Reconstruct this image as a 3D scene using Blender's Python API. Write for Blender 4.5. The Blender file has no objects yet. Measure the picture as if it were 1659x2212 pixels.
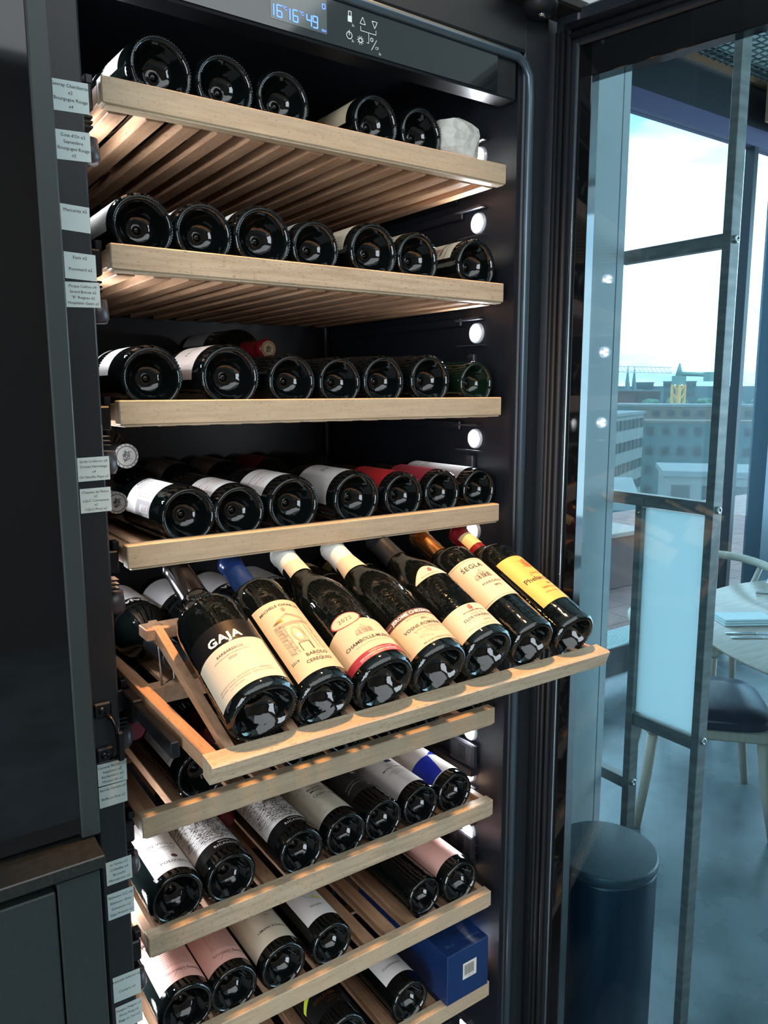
import bpy, math, random
from mathutils import Vector, Matrix
PI = math.pi
C = bpy.context.scene.collection
R_ = math.radians

# ------------------------------------------------------------------ camera
cam_d = bpy.data.cameras.new('camera'); cam = bpy.data.objects.new('camera', cam_d); C.objects.link(cam)
cam_d.sensor_fit = 'VERTICAL'; cam_d.sensor_height = 36.0; cam_d.lens = 36.0 * 1661.3 / 2212.0
cam_d.clip_start = 0.02; cam_d.clip_end = 3000
M3 = Matrix(((0.821881, 0.0902997, -0.5624565), (-0.5696532, 0.1258416, -0.812194), (-0.0025604, 0.9879321, 0.1548664)))
cam.matrix_world = Matrix.Translation((-0.25024, -0.87988, 0.20411)) @ M3.to_4x4()
bpy.context.scene.camera = cam

# ------------------------------------------------------------------ exposure, world, lights
sc = bpy.context.scene
sc.view_settings.view_transform = 'Standard'; sc.view_settings.look = 'None'
sc.view_settings.gamma = 1.0; sc.view_settings.use_curve_mapping = False
sc.view_settings.exposure = 0.55
SKY = 2.5
LED_STRENGTH = 5.0
WARM_W = 250.0
w = bpy.data.worlds.new('sky'); sc.world = w; w.use_nodes = True
nt = w.node_tree; nt.nodes.clear()
out = nt.nodes.new('ShaderNodeOutputWorld'); bg = nt.nodes.new('ShaderNodeBackground')
tc = nt.nodes.new('ShaderNodeTexCoord'); mp = nt.nodes.new('ShaderNodeMapping'); mp.inputs['Scale'].default_value = (2, 2, 7)
nz = nt.nodes.new('ShaderNodeTexNoise'); nz.inputs['Scale'].default_value = 2.2; nz.inputs['Detail'].default_value = 7
cr = nt.nodes.new('ShaderNodeValToRGB')
cr.color_ramp.elements[0].position = .38; cr.color_ramp.elements[0].color = (.34, .55, .78, 1)
cr.color_ramp.elements[1].position = .56; cr.color_ramp.elements[1].color = (.95, .97, 1, 1)
nt.links.new(tc.outputs['Generated'], mp.inputs['Vector']); nt.links.new(mp.outputs[0], nz.inputs['Vector'])
nt.links.new(nz.outputs['Fac'], cr.inputs['Fac']); nt.links.new(cr.outputs['Color'], bg.inputs['Color'])
bg.inputs['Strength'].default_value = SKY; nt.links.new(bg.outputs[0], out.inputs['Surface'])

def area(name, loc, rot, sx, sy, power, col, portal=False):
    d = bpy.data.lights.new(name, 'AREA'); d.shape = 'RECTANGLE'; d.size = sx; d.size_y = sy
    d.energy = power; d.color = col
    if portal: d.cycles.is_portal = True
    o = bpy.data.objects.new(name, d); C.objects.link(o); o.location = loc; o.rotation_euler = rot; return o
# daylight of the window front far right, plus two added fill lamps
area('ceiling_fill', (-0.6, -2.6, 1.95), (0, 0, 0), 4.6, 2.6, 58, (.94, .97, 1.0))  # added overhead fill that brightens the shelf fronts
area('window_daylight_side', (6.85, -1.2, 0.4), (R_(90), 0, R_(90)), 4.5, 2.8, 180, (.8, .92, 1.0))
area('fill_light_left', (-2.94, -2.6, 0.0), (R_(90), 0, R_(-90)), 2.0, 2.2, 55, (.86, .94, 1.0))  # added fill from the left for the lower shelf fronts, not a real window
area('window_portal', (4.05, 1.84, 0.2), (R_(-90), 0, 0), 5.6, 3.0, 0, (1, 1, 1), portal=True)
sun_d = bpy.data.lights.new('sun', 'SUN'); sun_d.energy = .9; sun_d.angle = R_(3); sun_d.color = (1, .96, .9)
sun = bpy.data.objects.new('sun', sun_d); C.objects.link(sun); sun.rotation_euler = (R_(48), 0, R_(28))

# ------------------------------------------------------------------ materials
MATS = {}
def mat(name, col, rough=.5, metal=0., coat=0., emis=None, spec=.5, ior=1.5):
    if name in MATS: return MATS[name]
    m = bpy.data.materials.new(name); m.use_nodes = True; b = m.node_tree.nodes['Principled BSDF']
    b.inputs['Base Color'].default_value = (*col, 1); b.inputs['Roughness'].default_value = rough
    b.inputs['Metallic'].default_value = metal; b.inputs['Coat Weight'].default_value = coat
    b.inputs['Specular IOR Level'].default_value = spec; b.inputs['IOR'].default_value = ior
    if emis: b.inputs['Emission Color'].default_value = (*emis[0], 1); b.inputs['Emission Strength'].default_value = emis[1]
    MATS[name] = m; return m
def N(m, t, **k):
    n = m.node_tree.nodes.new(t)
    for a, v in k.items():
        if a in n.inputs: n.inputs[a].default_value = v
        else: setattr(n, a, v)
    return n
def lk(m, a, b): m.node_tree.links.new(a, b)
def noise_mat(name, c1, c2, scale=(1, 1, 1), ns=20, lo=.4, hi=.6, rough=.5, bump=0., detail=4, metal=0., flecks=None, coords='Object', spec=.5, rvar=None):
    m = mat(name, c1, rough, metal, spec=spec); b = m.node_tree.nodes['Principled BSDF']
    t = N(m, 'ShaderNodeTexCoord'); mp = N(m, 'ShaderNodeMapping'); mp.inputs['Scale'].default_value = scale
    n = N(m, 'ShaderNodeTexNoise'); n.inputs['Scale'].default_value = ns; n.inputs['Detail'].default_value = detail
    r = N(m, 'ShaderNodeValToRGB'); e = r.color_ramp.elements
    e[0].position = lo; e[0].color = (*c1, 1); e[1].position = hi; e[1].color = (*c2, 1)
    lk(m, t.outputs[coords], mp.inputs[0]); lk(m, mp.outputs[0], n.inputs['Vector']); lk(m, n.outputs['Fac'], r.inputs['Fac'])
    col = r.outputs['Color']
    if flecks:
        fs, fc, thr = flecks
        mp2 = N(m, 'ShaderNodeMapping'); mp2.inputs['Scale'].default_value = fs
        n2 = N(m, 'ShaderNodeTexNoise'); n2.inputs['Scale'].default_value = 1.0; n2.inputs['Detail'].default_value = 1
        r2 = N(m, 'ShaderNodeValToRGB'); q = r2.color_ramp.elements
        q[0].position = thr; q[0].color = (0, 0, 0, 1); q[1].position = thr + .05; q[1].color = (1, 1, 1, 1)
        mx = N(m, 'ShaderNodeMix'); mx.data_type = 'RGBA'
        lk(m, t.outputs[coords], mp2.inputs[0]); lk(m, mp2.outputs[0], n2.inputs['Vector']); lk(m, n2.outputs['Fac'], r2.inputs['Fac'])
        lk(m, r2.outputs['Color'], mx.inputs['Factor']); lk(m, col, mx.inputs[6]); mx.inputs[7].default_value = (*fc, 1)
        col = mx.outputs[2]
    lk(m, col, b.inputs['Base Color'])
    if rvar:
        rr = N(m, 'ShaderNodeMapRange'); rr.inputs[3].default_value = rvar[0]; rr.inputs[4].default_value = rvar[1]
        lk(m, n.outputs['Fac'], rr.inputs[0]); lk(m, rr.outputs[0], b.inputs['Roughness'])
    if bump:
        bp = N(m, 'ShaderNodeBump'); bp.inputs['Strength'].default_value = bump; bp.inputs['Distance'].default_value = .001
        lk(m, n.outputs['Fac'], bp.inputs['Height']); lk(m, bp.outputs[0], b.inputs['Normal'])
    return m

beech = noise_mat('beech', (.44, .33, .215), (.54, .42, .28), (6, 40, 60), 3, .3, .7, .5, .15,
                  flecks=((170, 900, 900), (.36, .25, .15), .64))
beech2 = noise_mat('beech_bold_grain', (.40, .305, .20), (.53, .415, .285), (4, 60, 60), 3, .35, .65, .5, .15,
                   flecks=((150, 620, 620), (.31, .22, .14), .63))
slatw = noise_mat('slat_wood', (.36, .195, .11), (.52, .31, .185), (60, 5, 60), 2, .3, .7, .55, .15,
                  flecks=((500, 60, 500), (.28, .16, .09), .66))
blackin = noise_mat('cabinet_liner', (.007, .009, .014), (.010, .012, .018), (1, 1, 1), 300, .4, .6, .42, .12)
frame_m = noise_mat('painted_frame', (.011, .014, .018), (.015, .019, .023), (1, 1, 1), 900, .4, .6, .38, .05)
stile_m = mat('grey_green_lacquer', (.024, .031, .032), .42)
basecab = noise_mat('matt_green_black', (.011, .018, .018), (.015, .022, .022), (1, 1, 1), 300, .4, .6, .5, .08)
gloss_black = mat('black_glass', (.004, .005, .006), .045, spec=.6)
rubber = mat('rubber_gasket', (.007, .008, .011), .45)
black_metal = mat('black_metal', (.006, .006, .008), .25, .1, spec=.5)
chrome = mat('steel_wire', (.62, .60, .58), .18, 1.)
bracket_m = mat('grey_plastic', (.035, .035, .045), .4)
def bottle_glass(name, col):
    m = mat(name, col, .05, spec=.62, ior=1.52); t = N(m, 'ShaderNodeTexCoord'); n = N(m, 'ShaderNodeTexNoise'); n.inputs['Scale'].default_value = 75; n.inputs['Detail'].default_value = 2
    b = N(m, 'ShaderNodeBump'); b.inputs['Strength'].default_value = .28; b.inputs['Distance'].default_value = .002
    lk(m, t.outputs['Object'], n.inputs['Vector']); lk(m, n.outputs['Fac'], b.inputs['Height']); lk(m, b.outputs[0], m.node_tree.nodes['Principled BSDF'].inputs['Normal']); return m
glass_m = bottle_glass('bottle_glass', (.0022, .0036, .0036))
glass_g = bottle_glass('bottle_glass_green', (.004, .012, .006))
paper = mat('paper_white', (.74, .71, .68), .55)
cream = mat('paper_cream', (.62, .50, .34), .55)
cream2 = mat('paper_ivory', (.66, .57, .43), .5)
yellow = mat('paper_yellow', (.80, .46, .12), .5)
pink = mat('paper_pink', (.74, .42, .36), .55)
paleyellow = mat('paper_straw', (.62, .50, .24), .5)
blackp = mat('paper_black', (.006, .006, .007), .35)
ink = mat('ink_black', (.03, .028, .026), .6)
inkg = mat('ink_grey', (.26, .22, .18), .6)
inkb = mat('ink_brown', (.10, .035, .03), .5)
inkr = mat('ink_red', (.42, .035, .045), .5)
inkw = mat('ink_white', (.85, .83, .78), .5)
gold = mat('gold_foil', (.85, .55, .15), .25, 1.)
redp = mat('paper_red', (.48, .02, .025), .45)
redp2 = mat('paper_crimson', (.34, .03, .05), .45)
greyp = mat('paper_grey', (.36, .35, .35), .55)
bluep = mat('paper_blue', (.008, .03, .42), .4)
stickm = mat('sticker_paper', (.66, .76, .74), .5)
CAPS = {'aubergine': mat('foil_aubergine', (.004, .003, .004), .2, 0., spec=.35), 'blue': mat('foil_blue', (.006, .028, .13), .22, .1),
        'white': mat('foil_white', (.74, .76, .72), .3), 'black': mat('foil_black', (.012, .014, .018), .3),
        'copper': mat('foil_copper', (.62, .30, .12), .22, 1.), 'red': mat('foil_red', (.20, .008, .014), .25, .1),
        'silver': mat('foil_silver', (.62, .62, .6), .3, .8), 'pink': mat('foil_pink', (.24, .02, .035), .35)}

# ------------------------------------------------------------------ mesh helpers
class MB:
    def __init__(s): s.v = []; s.f = []; s.m = []; s.mats = []; s.sm = []
    def mi(s, m):
        if m not in s.mats: s.mats.append(m)
        return s.mats.index(m)
    def add(s, vs, fs, m, smooth=False):
        o = len(s.v); s.v += [tuple(x) for x in vs]; i = s.mi(m)
        for f in fs: s.f.append(tuple(a + o for a in f)); s.m.append(i); s.sm.append(smooth)
    def box(s, a, b, m, bev=0., mtx=None):
        (x0, y0, z0), (x1, y1, z1) = a, b
        if bev <= 0:
            vs = [(x, y, z) for x in (x0, x1) for y in (y0, y1) for z in (z0, z1)]
            fs = [(0, 1, 3, 2), (4, 6, 7, 5), (0, 4, 5, 1), (2, 3, 7, 6), (0, 2, 6, 4), (1, 5, 7, 3)]
        else:
            c = [(x0 + x1) / 2, (y0 + y1) / 2, (z0 + z1) / 2]; h = [abs(x1 - x0) / 2, abs(y1 - y0) / 2, abs(z1 - z0) / 2]
            bev = min(bev, min(h) * .9)
            vs = []; idx = {}
            for sx in (-1, 1):
                for sy in (-1, 1):
                    for sz in (-1, 1):
                        for k in range(3):
                            p = [sx * (h[0] - bev), sy * (h[1] - bev), sz * (h[2] - bev)]
                            p[k] += (sx, sy, sz)[k] * bev; idx[(sx, sy, sz, k)] = len(vs); vs.append(tuple(c[i] + p[i] for i in range(3)))
            fs = []
            for k in range(3):
                a1, a2 = [i for i in range(3) if i != k]
                for sg in (-1, 1):
                    q = []
                    for (p1, p2) in ((-1, -1), (1, -1), (1, 1), (-1, 1)):
                        t = [0, 0, 0]; t[k] = sg; t[a1] = p1; t[a2] = p2; q.append(idx[(*t, k)])
                    fs.append(tuple(q))
            for k in range(3):
                a1, a2 = [i for i in range(3) if i != k]
                for p1 in (-1, 1):
                    for p2 in (-1, 1):
                        q = []
                        for sg in (-1, 1):
                            t = [0, 0, 0]; t[k] = sg; t[a1] = p1; t[a2] = p2
                            q.append((idx[(*t, a1)], idx[(*t, a2)]))
                        fs.append((q[0][0], q[1][0], q[1][1], q[0][1]))
            for sx in (-1, 1):
                for sy in (-1, 1):
                    for sz in (-1, 1): fs.append(tuple(idx[(sx, sy, sz, k)] for k in range(3)))
        if mtx: vs = [tuple(mtx @ Vector(v)) for v in vs]
        s.add(vs, fs, m)
    def tube(s, pts, r, m, n=10, cap=True):
        pts = [Vector(p) for p in pts]; rs = r if isinstance(r, (list, tuple)) else [r] * len(pts)
        vs = []; fs = []; prev = None
        for i, p in enumerate(pts):
            d = (pts[min(i + 1, len(pts) - 1)] - pts[max(i - 1, 0)]).normalized()
            if prev is None:
                u = d.orthogonal().normalized()
            else:
                u = (prev - d * prev.dot(d)).normalized()
            prev = u; w_ = d.cross(u)
            for k in range(n):
                t = 2 * PI * k / n; vs.append(p + (u * math.cos(t) + w_ * math.sin(t)) * rs[i])
        for i in range(len(pts) - 1):
            for k in range(n):
                fs.append((i * n + k, i * n + (k + 1) % n, (i + 1) * n + (k + 1) % n, (i + 1) * n + k))
        if cap: fs.append(tuple(range(n))[::-1]); fs.append(tuple((len(pts) - 1) * n + k for k in range(n)))
        s.add(vs, fs, m, True)
    def lathe(s, prof, m, n=48, mtx=None, knurl=None):
        vs = []; fs = []
        for i, (r, z) in enumerate(prof):
            for k in range(n):
                t = 2 * PI * k / n; rr, zz = r, z
                if knurl and knurl[0] <= i <= knurl[1] and (k // knurl[3]) % 2: rr += knurl[2] * .3; zz -= knurl[2]
                vs.append((rr * math.cos(t), rr * math.sin(t), zz))
        for i in range(len(prof) - 1):
            for k in range(n):
                fs.append((i * n + k, i * n + (k + 1) % n, (i + 1) * n + (k + 1) % n, (i + 1) * n + k))
        if mtx: vs = [tuple(mtx @ Vector(v)) for v in vs]
        s.add(vs, fs, m, True)
    def prism(s, poly, axis, a, b, m):
        """extrude polygon (2D list) along axis from a to b"""
        n = len(poly); ax = 'xyz'.index(axis); vs = []
        for t in (a, b):
            for p in poly:
                q = list(p); q.insert(ax, t); vs.append(tuple(q))
        fs = [tuple(range(n)), tuple(range(n, 2 * n))[::-1]] + [(i, (i + 1) % n, n + (i + 1) % n, n + i) for i in range(n)]
        s.add(vs, fs, m)
    def mesh(s, name):
        me = bpy.data.meshes.new(name); me.from_pydata(s.v, [], s.f)
        for m in s.mats: me.materials.append(m)
        me.polygons.foreach_set('material_index', s.m); me.polygons.foreach_set('use_smooth', s.sm); me.update(); return me
    def build(s, name, parent=None, label=None, fix=True):
        me = s.mesh(name)
        if fix:
            import bmesh
            b = bmesh.new(); b.from_mesh(me); bmesh.ops.recalc_face_normals(b, faces=b.faces); b.to_mesh(me); b.free()
        return obj(name, me, parent, label)
def obj(name, me, parent=None, label=None):
    o = bpy.data.objects.new(name, me); C.objects.link(o)
    if parent is not None: o.parent = parent
    if label: o['label'] = label
    return o
def tag(o, label, cat, group=None):
    o['label'] = label; o['category'] = cat
    if group: o['group'] = group
    return o
def thing(name, label, cat, loc=(0, 0, 0), group=None, rz=0):
    o = bpy.data.objects.new(name, None); C.objects.link(o); o.empty_display_size = .05; o.location = loc; o.rotation_euler = (0, 0, rz)
    return tag(o, label, cat, group)
def struct(name, mb, label=None):
    o = mb.build(name); o['kind'] = 'structure'
    if label: o['label'] = label
    return o
def box(name, a, b, m, parent=None, bev=0., label=None):
    q = MB(); q.box(a, b, m, bev); return q.build(name, parent, label)

# ------------------------------------------------------------------ text
_tx = {}
def text2d(txt, size, bold=0., space=1.):
    k = (txt, bold, space)
    if k not in _tx:
        cu = bpy.data.curves.new('t', 'FONT'); cu.body = txt; cu.size = 1.; cu.align_x = 'CENTER'; cu.align_y = 'CENTER'
        cu.resolution_u = 2; cu.offset = bold; cu.space_character = space
        o = bpy.data.objects.new('t', cu); C.objects.link(o)
        dg = bpy.context.evaluated_depsgraph_get()
        me = bpy.data.meshes.new_from_object(o.evaluated_get(dg), depsgraph=dg)
        vs = [(v.co.x, v.co.y) for v in me.vertices]; fs = [tuple(p.vertices) for p in me.polygons]
        bpy.data.objects.remove(o); bpy.data.curves.remove(cu); bpy.data.meshes.remove(me)
        _tx[k] = (vs, fs)
    vs, fs = _tx[k]; return [(x * size, y * size) for x, y in vs], fs

class Sheet:
    """print in flat label coordinates (u across, v up), mapped to a surface by fn(u, v, layer)"""
    def __init__(s, fn): s.mb = MB(); s.fn = fn; s.L = 0
    def put(s, vs, fs, m, lift=None):
        s.mb.add([s.fn(u, v, s.L if lift is None else lift) for u, v in vs], fs, m)
    def band(s, u0, u1, lo, hi, m, n=28, lift=None, nv=1):
        vs = []; fs = []
        for i in range(n + 1):
            u = u0 + (u1 - u0) * i / n; a = lo(u) if callable(lo) else lo; b = hi(u) if callable(hi) else hi
            for j in range(nv + 1): vs.append((u, a + (b - a) * j / nv))
        for i in range(n):
            for j in range(nv):
                p = i * (nv + 1) + j; fs.append((p, p + nv + 1, p + nv + 2, p + 1))
        s.put(vs, fs, m, lift)
    def ell(s, u, v, a, b, m, lift=None, n=20):
        f = lambda q: b * math.sqrt(max(0, 1 - ((q - u) / a) ** 2))
        s.band(u - a, u + a, lambda q: v - f(q), lambda q: v + f(q), m, n, lift)
    def text(s, t, u, v, size, m=ink, bold=0., space=1., arc=0., rot=0.):
        vs, fs = text2d(t, size, bold, space); c, d = math.cos(rot), math.sin(rot)
        vs = [(x * c - y * d, x * d + y * c) for x, y in vs]
        s.put([(u + x, v + y + arc * x * x) for x, y in vs], fs, m, 3)
    def line(s, pts, wd, m=ink, lift=2.5):
        for (a, b), (c, d) in zip(pts, pts[1:]):
            L = math.hypot(c - a, d - b) or 1e-9; nx, ny = -(d - b) / L * wd / 2, (c - a) / L * wd / 2
            k = max(1, int(L / .006)); vs = []; fs = []
            for i in range(k + 1):
                x, y = a + (c - a) * i / k, b + (d - b) * i / k; vs += [(x + nx, y + ny), (x - nx, y - ny)]
            for i in range(k): fs.append((2 * i, 2 * i + 1, 2 * i + 3, 2 * i + 2))
            s.put(vs, fs, m, lift)
    def loop(s, u, v, a, b, wd, m, n=24):
        s.line([(u + a * math.cos(2 * PI * i / n), v + b * math.sin(2 * PI * i / n)) for i in range(n + 1)], wd, m)
    def build(s, name, parent, label=None): return s.mb.build(name, parent, label, fix=False)

# ------------------------------------------------------------------ bottles
PROF = {
 'bordeaux': [(.60, 1.), (.64, .995), (.67, .96), (.69, .88), (.705, .76), (.72, .60), (.735, .47), (.75, .40), (.78, .385), (.86, .38)],
 'burgundy': [(.42, 1.), (.48, .985), (.54, .94), (.59, .86), (.635, .74), (.675, .62), (.715, .50), (.75, .43), (.79, .40), (.86, .39)],
 'albeisa': [(.50, 1.), (.545, .985), (.58, .93), (.605, .83), (.628, .70), (.65, .58), (.675, .49), (.71, .43), (.76, .405), (.86, .395)]}
def shape(kind, R, H):
    k = R / .0375
    base = [(.0001, .0240), (.0022, .0236), (.0036, .0258), (.0060, .0275), (.0120, .0262), (.0180, .0222), (.0230, .0155), (.0262, .0080),
            (.0282, .0030), (.0298, .0012), (.0312, .0003), (.0326, .0005), (.0340, .0016), (.0353, .0036), (.0366, .0062), (.0373, .0090), (.0375, .0125)]
    pr = [(r * k, z) for r, z in base]
    pr += [(R * f, H * z) for z, f in PROF[kind]]
    nk = R * .385
    pr += [(nk, H * .955), (nk * 1.09, H * .957), (nk * 1.09, H * .985), (nk * .98, H), (nk * .7, H), (.0001, H - .001)]
    return pr
def prof_r(pr):
    side = [(z, r) for r, z in pr[15:-3]]
    def f(z):
        if z <= side[0][0]: return side[0][1]
        for (z0, r0), (z1, r1) in zip(side, side[1:]):
            if z <= z1: return r0 + (r1 - r0) * (z - z0) / max(1e-9, z1 - z0)
        return side[-1][1]
    return f
_body = {}
def body_mesh(kind, R, H, m):
    k = (kind, round(R, 4), round(H, 4), m.name)
    if k not in _body:
        pr = shape(kind, R, H); q = MB(); q.lathe(pr, m, 120, knurl=(10, 14, .0021, 1)); _body[k] = (q.mesh('glass_body'), pr)
    return _body[k]
def orient(o, base, A, roll=0.):
    A = Vector(A).normalized(); up = Vector((0, 0, 1)); Y = -(up - A * up.dot(A)).normalized(); X = Y.cross(A)
    m = Matrix((X, Y, A)).transposed().to_4x4()
    o.matrix_basis = Matrix.Translation(base) @ m @ Matrix.Rotation(roll, 4, 'Z')
def bottle(base, A, kind, R, H, label, design=None, cap='black', roll=0., group=None, glass=None, cap0=.75, name='wine_bottle', plabel=None):
    t = thing(name, label, 'wine bottle', group=group); orient(t, base, A, roll)
    me, pr = body_mesh(kind, R, H, glass or glass_m); obj('glass_body', me, t); f = prof_r(pr)
    if cap:
        nk = R * .385; q = MB(); z0 = H * cap0; zs = [z0 + (H * .952 - z0) * i / 6 for i in range(7)]
        pf = [(f(z) + .0007, z) for z in zs] + [(nk * 1.09 + .0007, H * .957), (nk * 1.09 + .0007, H * .984), (nk * 1.0, H + .0008), (nk * .8, H + .0010), (.0001, H + .0009)]
        q.lathe(pf, CAPS[cap], 40); q.build('foil_capsule', t, fix=False)
    if design:
        def fn(u, v, L):
            r = f(v) + .0003 + .00012 * L; a = u / R
            return (r * math.sin(a), -r * math.cos(a), v)
        design(t, fn, R, H, f)
    return t
def sheet_rect(s, hw, z0, z1, m, u0=0.): s.band(u0 - hw, u0 + hw, z0, z1, m, lift=0)

# ---- label designs (functions of t: parent, fn: surface map)
def plain(m, z0, z1, hw, texts=(), u0=0., extra=None, part='label'):
    def d(t, fn, R, H, f):
        s = Sheet(fn); sheet_rect(s, hw, z0, z1, m, u0)
        for tx in texts:
            s.text(tx[0], tx[1] + u0, tx[2], tx[3], *(tx[4:]))
        if extra: extra(s)
        s.build(part, t)
    return d
def multi(*ds):
    def d(*a):
        for x in ds: x(*a)
    return d
def squiggles(s, u0, u1, v0, v1, n, m, seed=1, ln=.004, wd=.0004):
    rnd = random.Random(seed)
    for _ in range(n):
        u, v = rnd.uniform(u0, u1), rnd.uniform(v0, v1); a = rnd.uniform(-.9, .9); L = rnd.uniform(.3, 1) * ln; k = rnd.uniform(-.4, .4)
        s.line([(u, v), (u + L * .5 * math.cos(a), v + L * .5 * math.sin(a)), (u + L * math.cos(a + k), v + L * math.sin(a + k))], wd * rnd.uniform(.6, 1.5), m)
def crest(s, u, v, r, m, seed=3):
    s.loop(u, v, r * .6, r * .7, r * .12, m, 12); s.loop(u, v, r * .3, r * .35, r * .12, m, 8)
    squiggles(s, u - r, u + r * .5, v - r * .9, v + r * .9, 26, m, seed, r * .7, r * .1)
def smalltext(s, u, v, wd, rows, m, seed, lead=.0026, h=.0006):
    rnd = random.Random(seed)
    for i in range(rows):
        x = u - wd / 2
        while x < u + wd / 2:
            L = rnd.uniform(.0014, .0045); s.line([(x, v - i * lead), (min(x + L, u + wd / 2), v - i * lead + rnd.uniform(-.0001, .0001))], h, m); x += L + .0009

def d_gaja(t, fn, R, H, f):
    s = Sheet(fn); u0 = -.018
    s.band(u0 - .044, u0 + .044, .073, .104, blackp, lift=0); s.band(u0 - .044, u0 + .044, .011, lambda u: .073, cream2, lift=.4)
    s.text('GAJA', u0 + .002, .0815, .0150, inkw, .035, 1.12); s.text('BARBARESCO', u0, .0620, .0049, ink)
    s.text('DENOMINAZIONE ORIGINE PROTETTA', u0, .0570, .0023, inkg); s.text('2020', u0, .0520, .0049, inkg)
    s.text('IMBOTTIGLIATO DA - BOTTLED BY GAJA - BARBARESCO', u0, .0255, .0025, inkg)
    s.text('RED WINE - PRODOTTO IN ITALIA - PRODUCT OF ITALY', u0, .0218, .0025, inkg); s.text('75 cl   NET CONT.', u0 - .010, .0180, .0022, inkg)
    s.build('label', t)
    q = MB(); rnd = random.Random(4)
    for k in range(22):
        a = 2 * PI * k / 22; u, v = .012 * math.cos(a) - .012, .158 + .006 * math.sin(a)
        p = Vector(fn(u, v, 0)); q.tube([p, p + Vector((rnd.uniform(-.002, .002), rnd.uniform(-.001, .001), rnd.uniform(-.002, .002)))], .0011, glass_m, 6)
    for k in range(9):
        p = Vector(fn(-.022 + .0025 * k, .158 + .002 * math.sin(k), 0)); q.tube([p, p + Vector((.0015, 0, .002))], .0010, glass_m, 6)
    q.build('embossed_crest', t)
def d_tower(t, fn, R, H, f):
    s = Sheet(fn); u0 = -.004; sheet_rect(s, .031, .014, .133, cream, u0)
    s.text('MICHELE CHIARLO', u0, .1235, .0056, ink, .01, 1.05, -6); crest(s, u0 + .002, .1155, .0035, inkg)
    g = inkg
    for k in range(3): s.line([(u0 - .018 + .001 * k, .098 - .0016 * k), (u0 + .002, .1085 - .0012 * k), (u0 + .020 - .001 * k, .098 - .0016 * k)], .0005, g)
    s.band(u0 - .019, u0 - .006, lambda u: .0965, lambda u: .0965 + .005 * math.sin((u - u0 + .019) / .013 * 1.5), gold, 10, 1.5)
    for k in range(5): s.line([(u0 - .018 - .0006 * k, .0935 - .0012 * k), (u0 + .020 + .0004 * k, .0935 - .0012 * k)], .0004, g)
    for x in (-.014, -.010, .007, .013, .018): s.line([(u0 + x, .087), (u0 + x, .045)], .0005, g)
    s.loop(u0 + .0, .072, .0062, .0125, .0005, g); s.loop(u0, .072, .0048, .0105, .0004, g); s.ell(u0, .070, .0022, .003, inkw, 2)
    s.line([(u0 - .006, .060), (u0 + .006, .060)], .0006, g); s.line([(u0 - .006, .058), (u0 - .006, .045)], .0008, ink); s.line([(u0 - .006, .058), (u0 + .006, .058)], .0008, ink); s.line([(u0 + .006, .058), (u0 + .006, .045)], .0008, ink)
    for k in range(26): s.line([(u0 - .020, .092 - .0018 * k), (u0 - .012 + .002 * math.sin(k), .0905 - .0018 * k)], .0005, gold if k % 3 == 0 else g)
    squiggles(s, u0 - .018, u0 - .010, .046, .092, 60, g, 5, .004, .0003); squiggles(s, u0 + .015, u0 + .021, .044, .090, 50, g, 6, .003, .0003)
    s.text('BAROLO', u0 + .006, .0385, .0066, ink, .008); s.text('DOCG', u0 + .006, .0340, .0022, inkg); s.text('CEREQUIO', u0 + .004, .0290, .0062, ink, .008)
    s.text('2019', u0 - .021, .0365, .0050, ink); s.build('label', t)
def castle(s, u, v, w_, h, m):
    s.line([(u - w_, v), (u + w_, v)], .0005, m)
    for a, b, c in ((-.8, .35, .3), (-.35, .6, .2), (.05, .9, .16), (.4, .55, .3), (.75, .4, .2)):
        x0, x1, y = u + (a - c) * w_ * .9, u + (a + c) * w_ * .9, v + b * h
        s.line([(x0, v), (x0, y), ((x0 + x1) / 2, y + h * .28), (x1, y), (x1, v)], .00045, m)
        for k in range(3): s.line([(x0, v + (y - v) * (k + 1) / 4), (x1, v + (y - v) * (k + 1) / 4)], .0003, m)
    squiggles(s, u - w_, u + w_ * .8, v, v + h * .6, 60, m, 11, .0022, .0003)
def d_chambolle(t, fn, R, H, f):
    s = Sheet(fn); u0 = -.008; tp = lambda u: .0600 + .012 * math.cos((u - u0) / .05 * 1.3)
    s.band(u0 - .048, u0 + .048, .0130, tp, cream, lift=0); s.band(u0 - .048, u0 + .048, .0130, .0235, redp2, lift=1)
    s.ell(u0 - .009, .0770, .0195, .0100, redp2, 1); s.ell(u0 - .009, .0770, .0180, .0088, cream, 2); s.text('2022', u0 - .009, .0770, .0078, ink, .0, 1.15)
    castle(s, u0 + .002, .0480, .011, .012, inkg); s.text('CHAMBOLLE-MUSIGNY', u0 + .004, .0390, .0066, ink, .008)
    s.text('APPELLATION CHAMBOLLE-MUSIGNY CONTROLEE', u0 + .002, .0330, .0019, inkg)
    s.text('MIS EN BOUTEILLE AU DOMAINE', u0 + .004, .0202, .0020, inkw); s.text('SCEV DOMAINE C. ROBLOT-MARCHAND', u0, .0170, .0026, inkw, .02); s.text('PROPRIETAIRE A CHAMBOLLE-MUSIGNY (COTE-D\'OR) FRANCE', u0, .0146, .0017, inkw)
    s.build('label', t)
    n = Sheet(fn); n.band(-.05, .05, .205, .229, cream2, lift=6); n.text('PERE ET FILS', -.009, .215, .0052, ink); n.build('neck_label', t, 'cream paper neck band')
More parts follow.
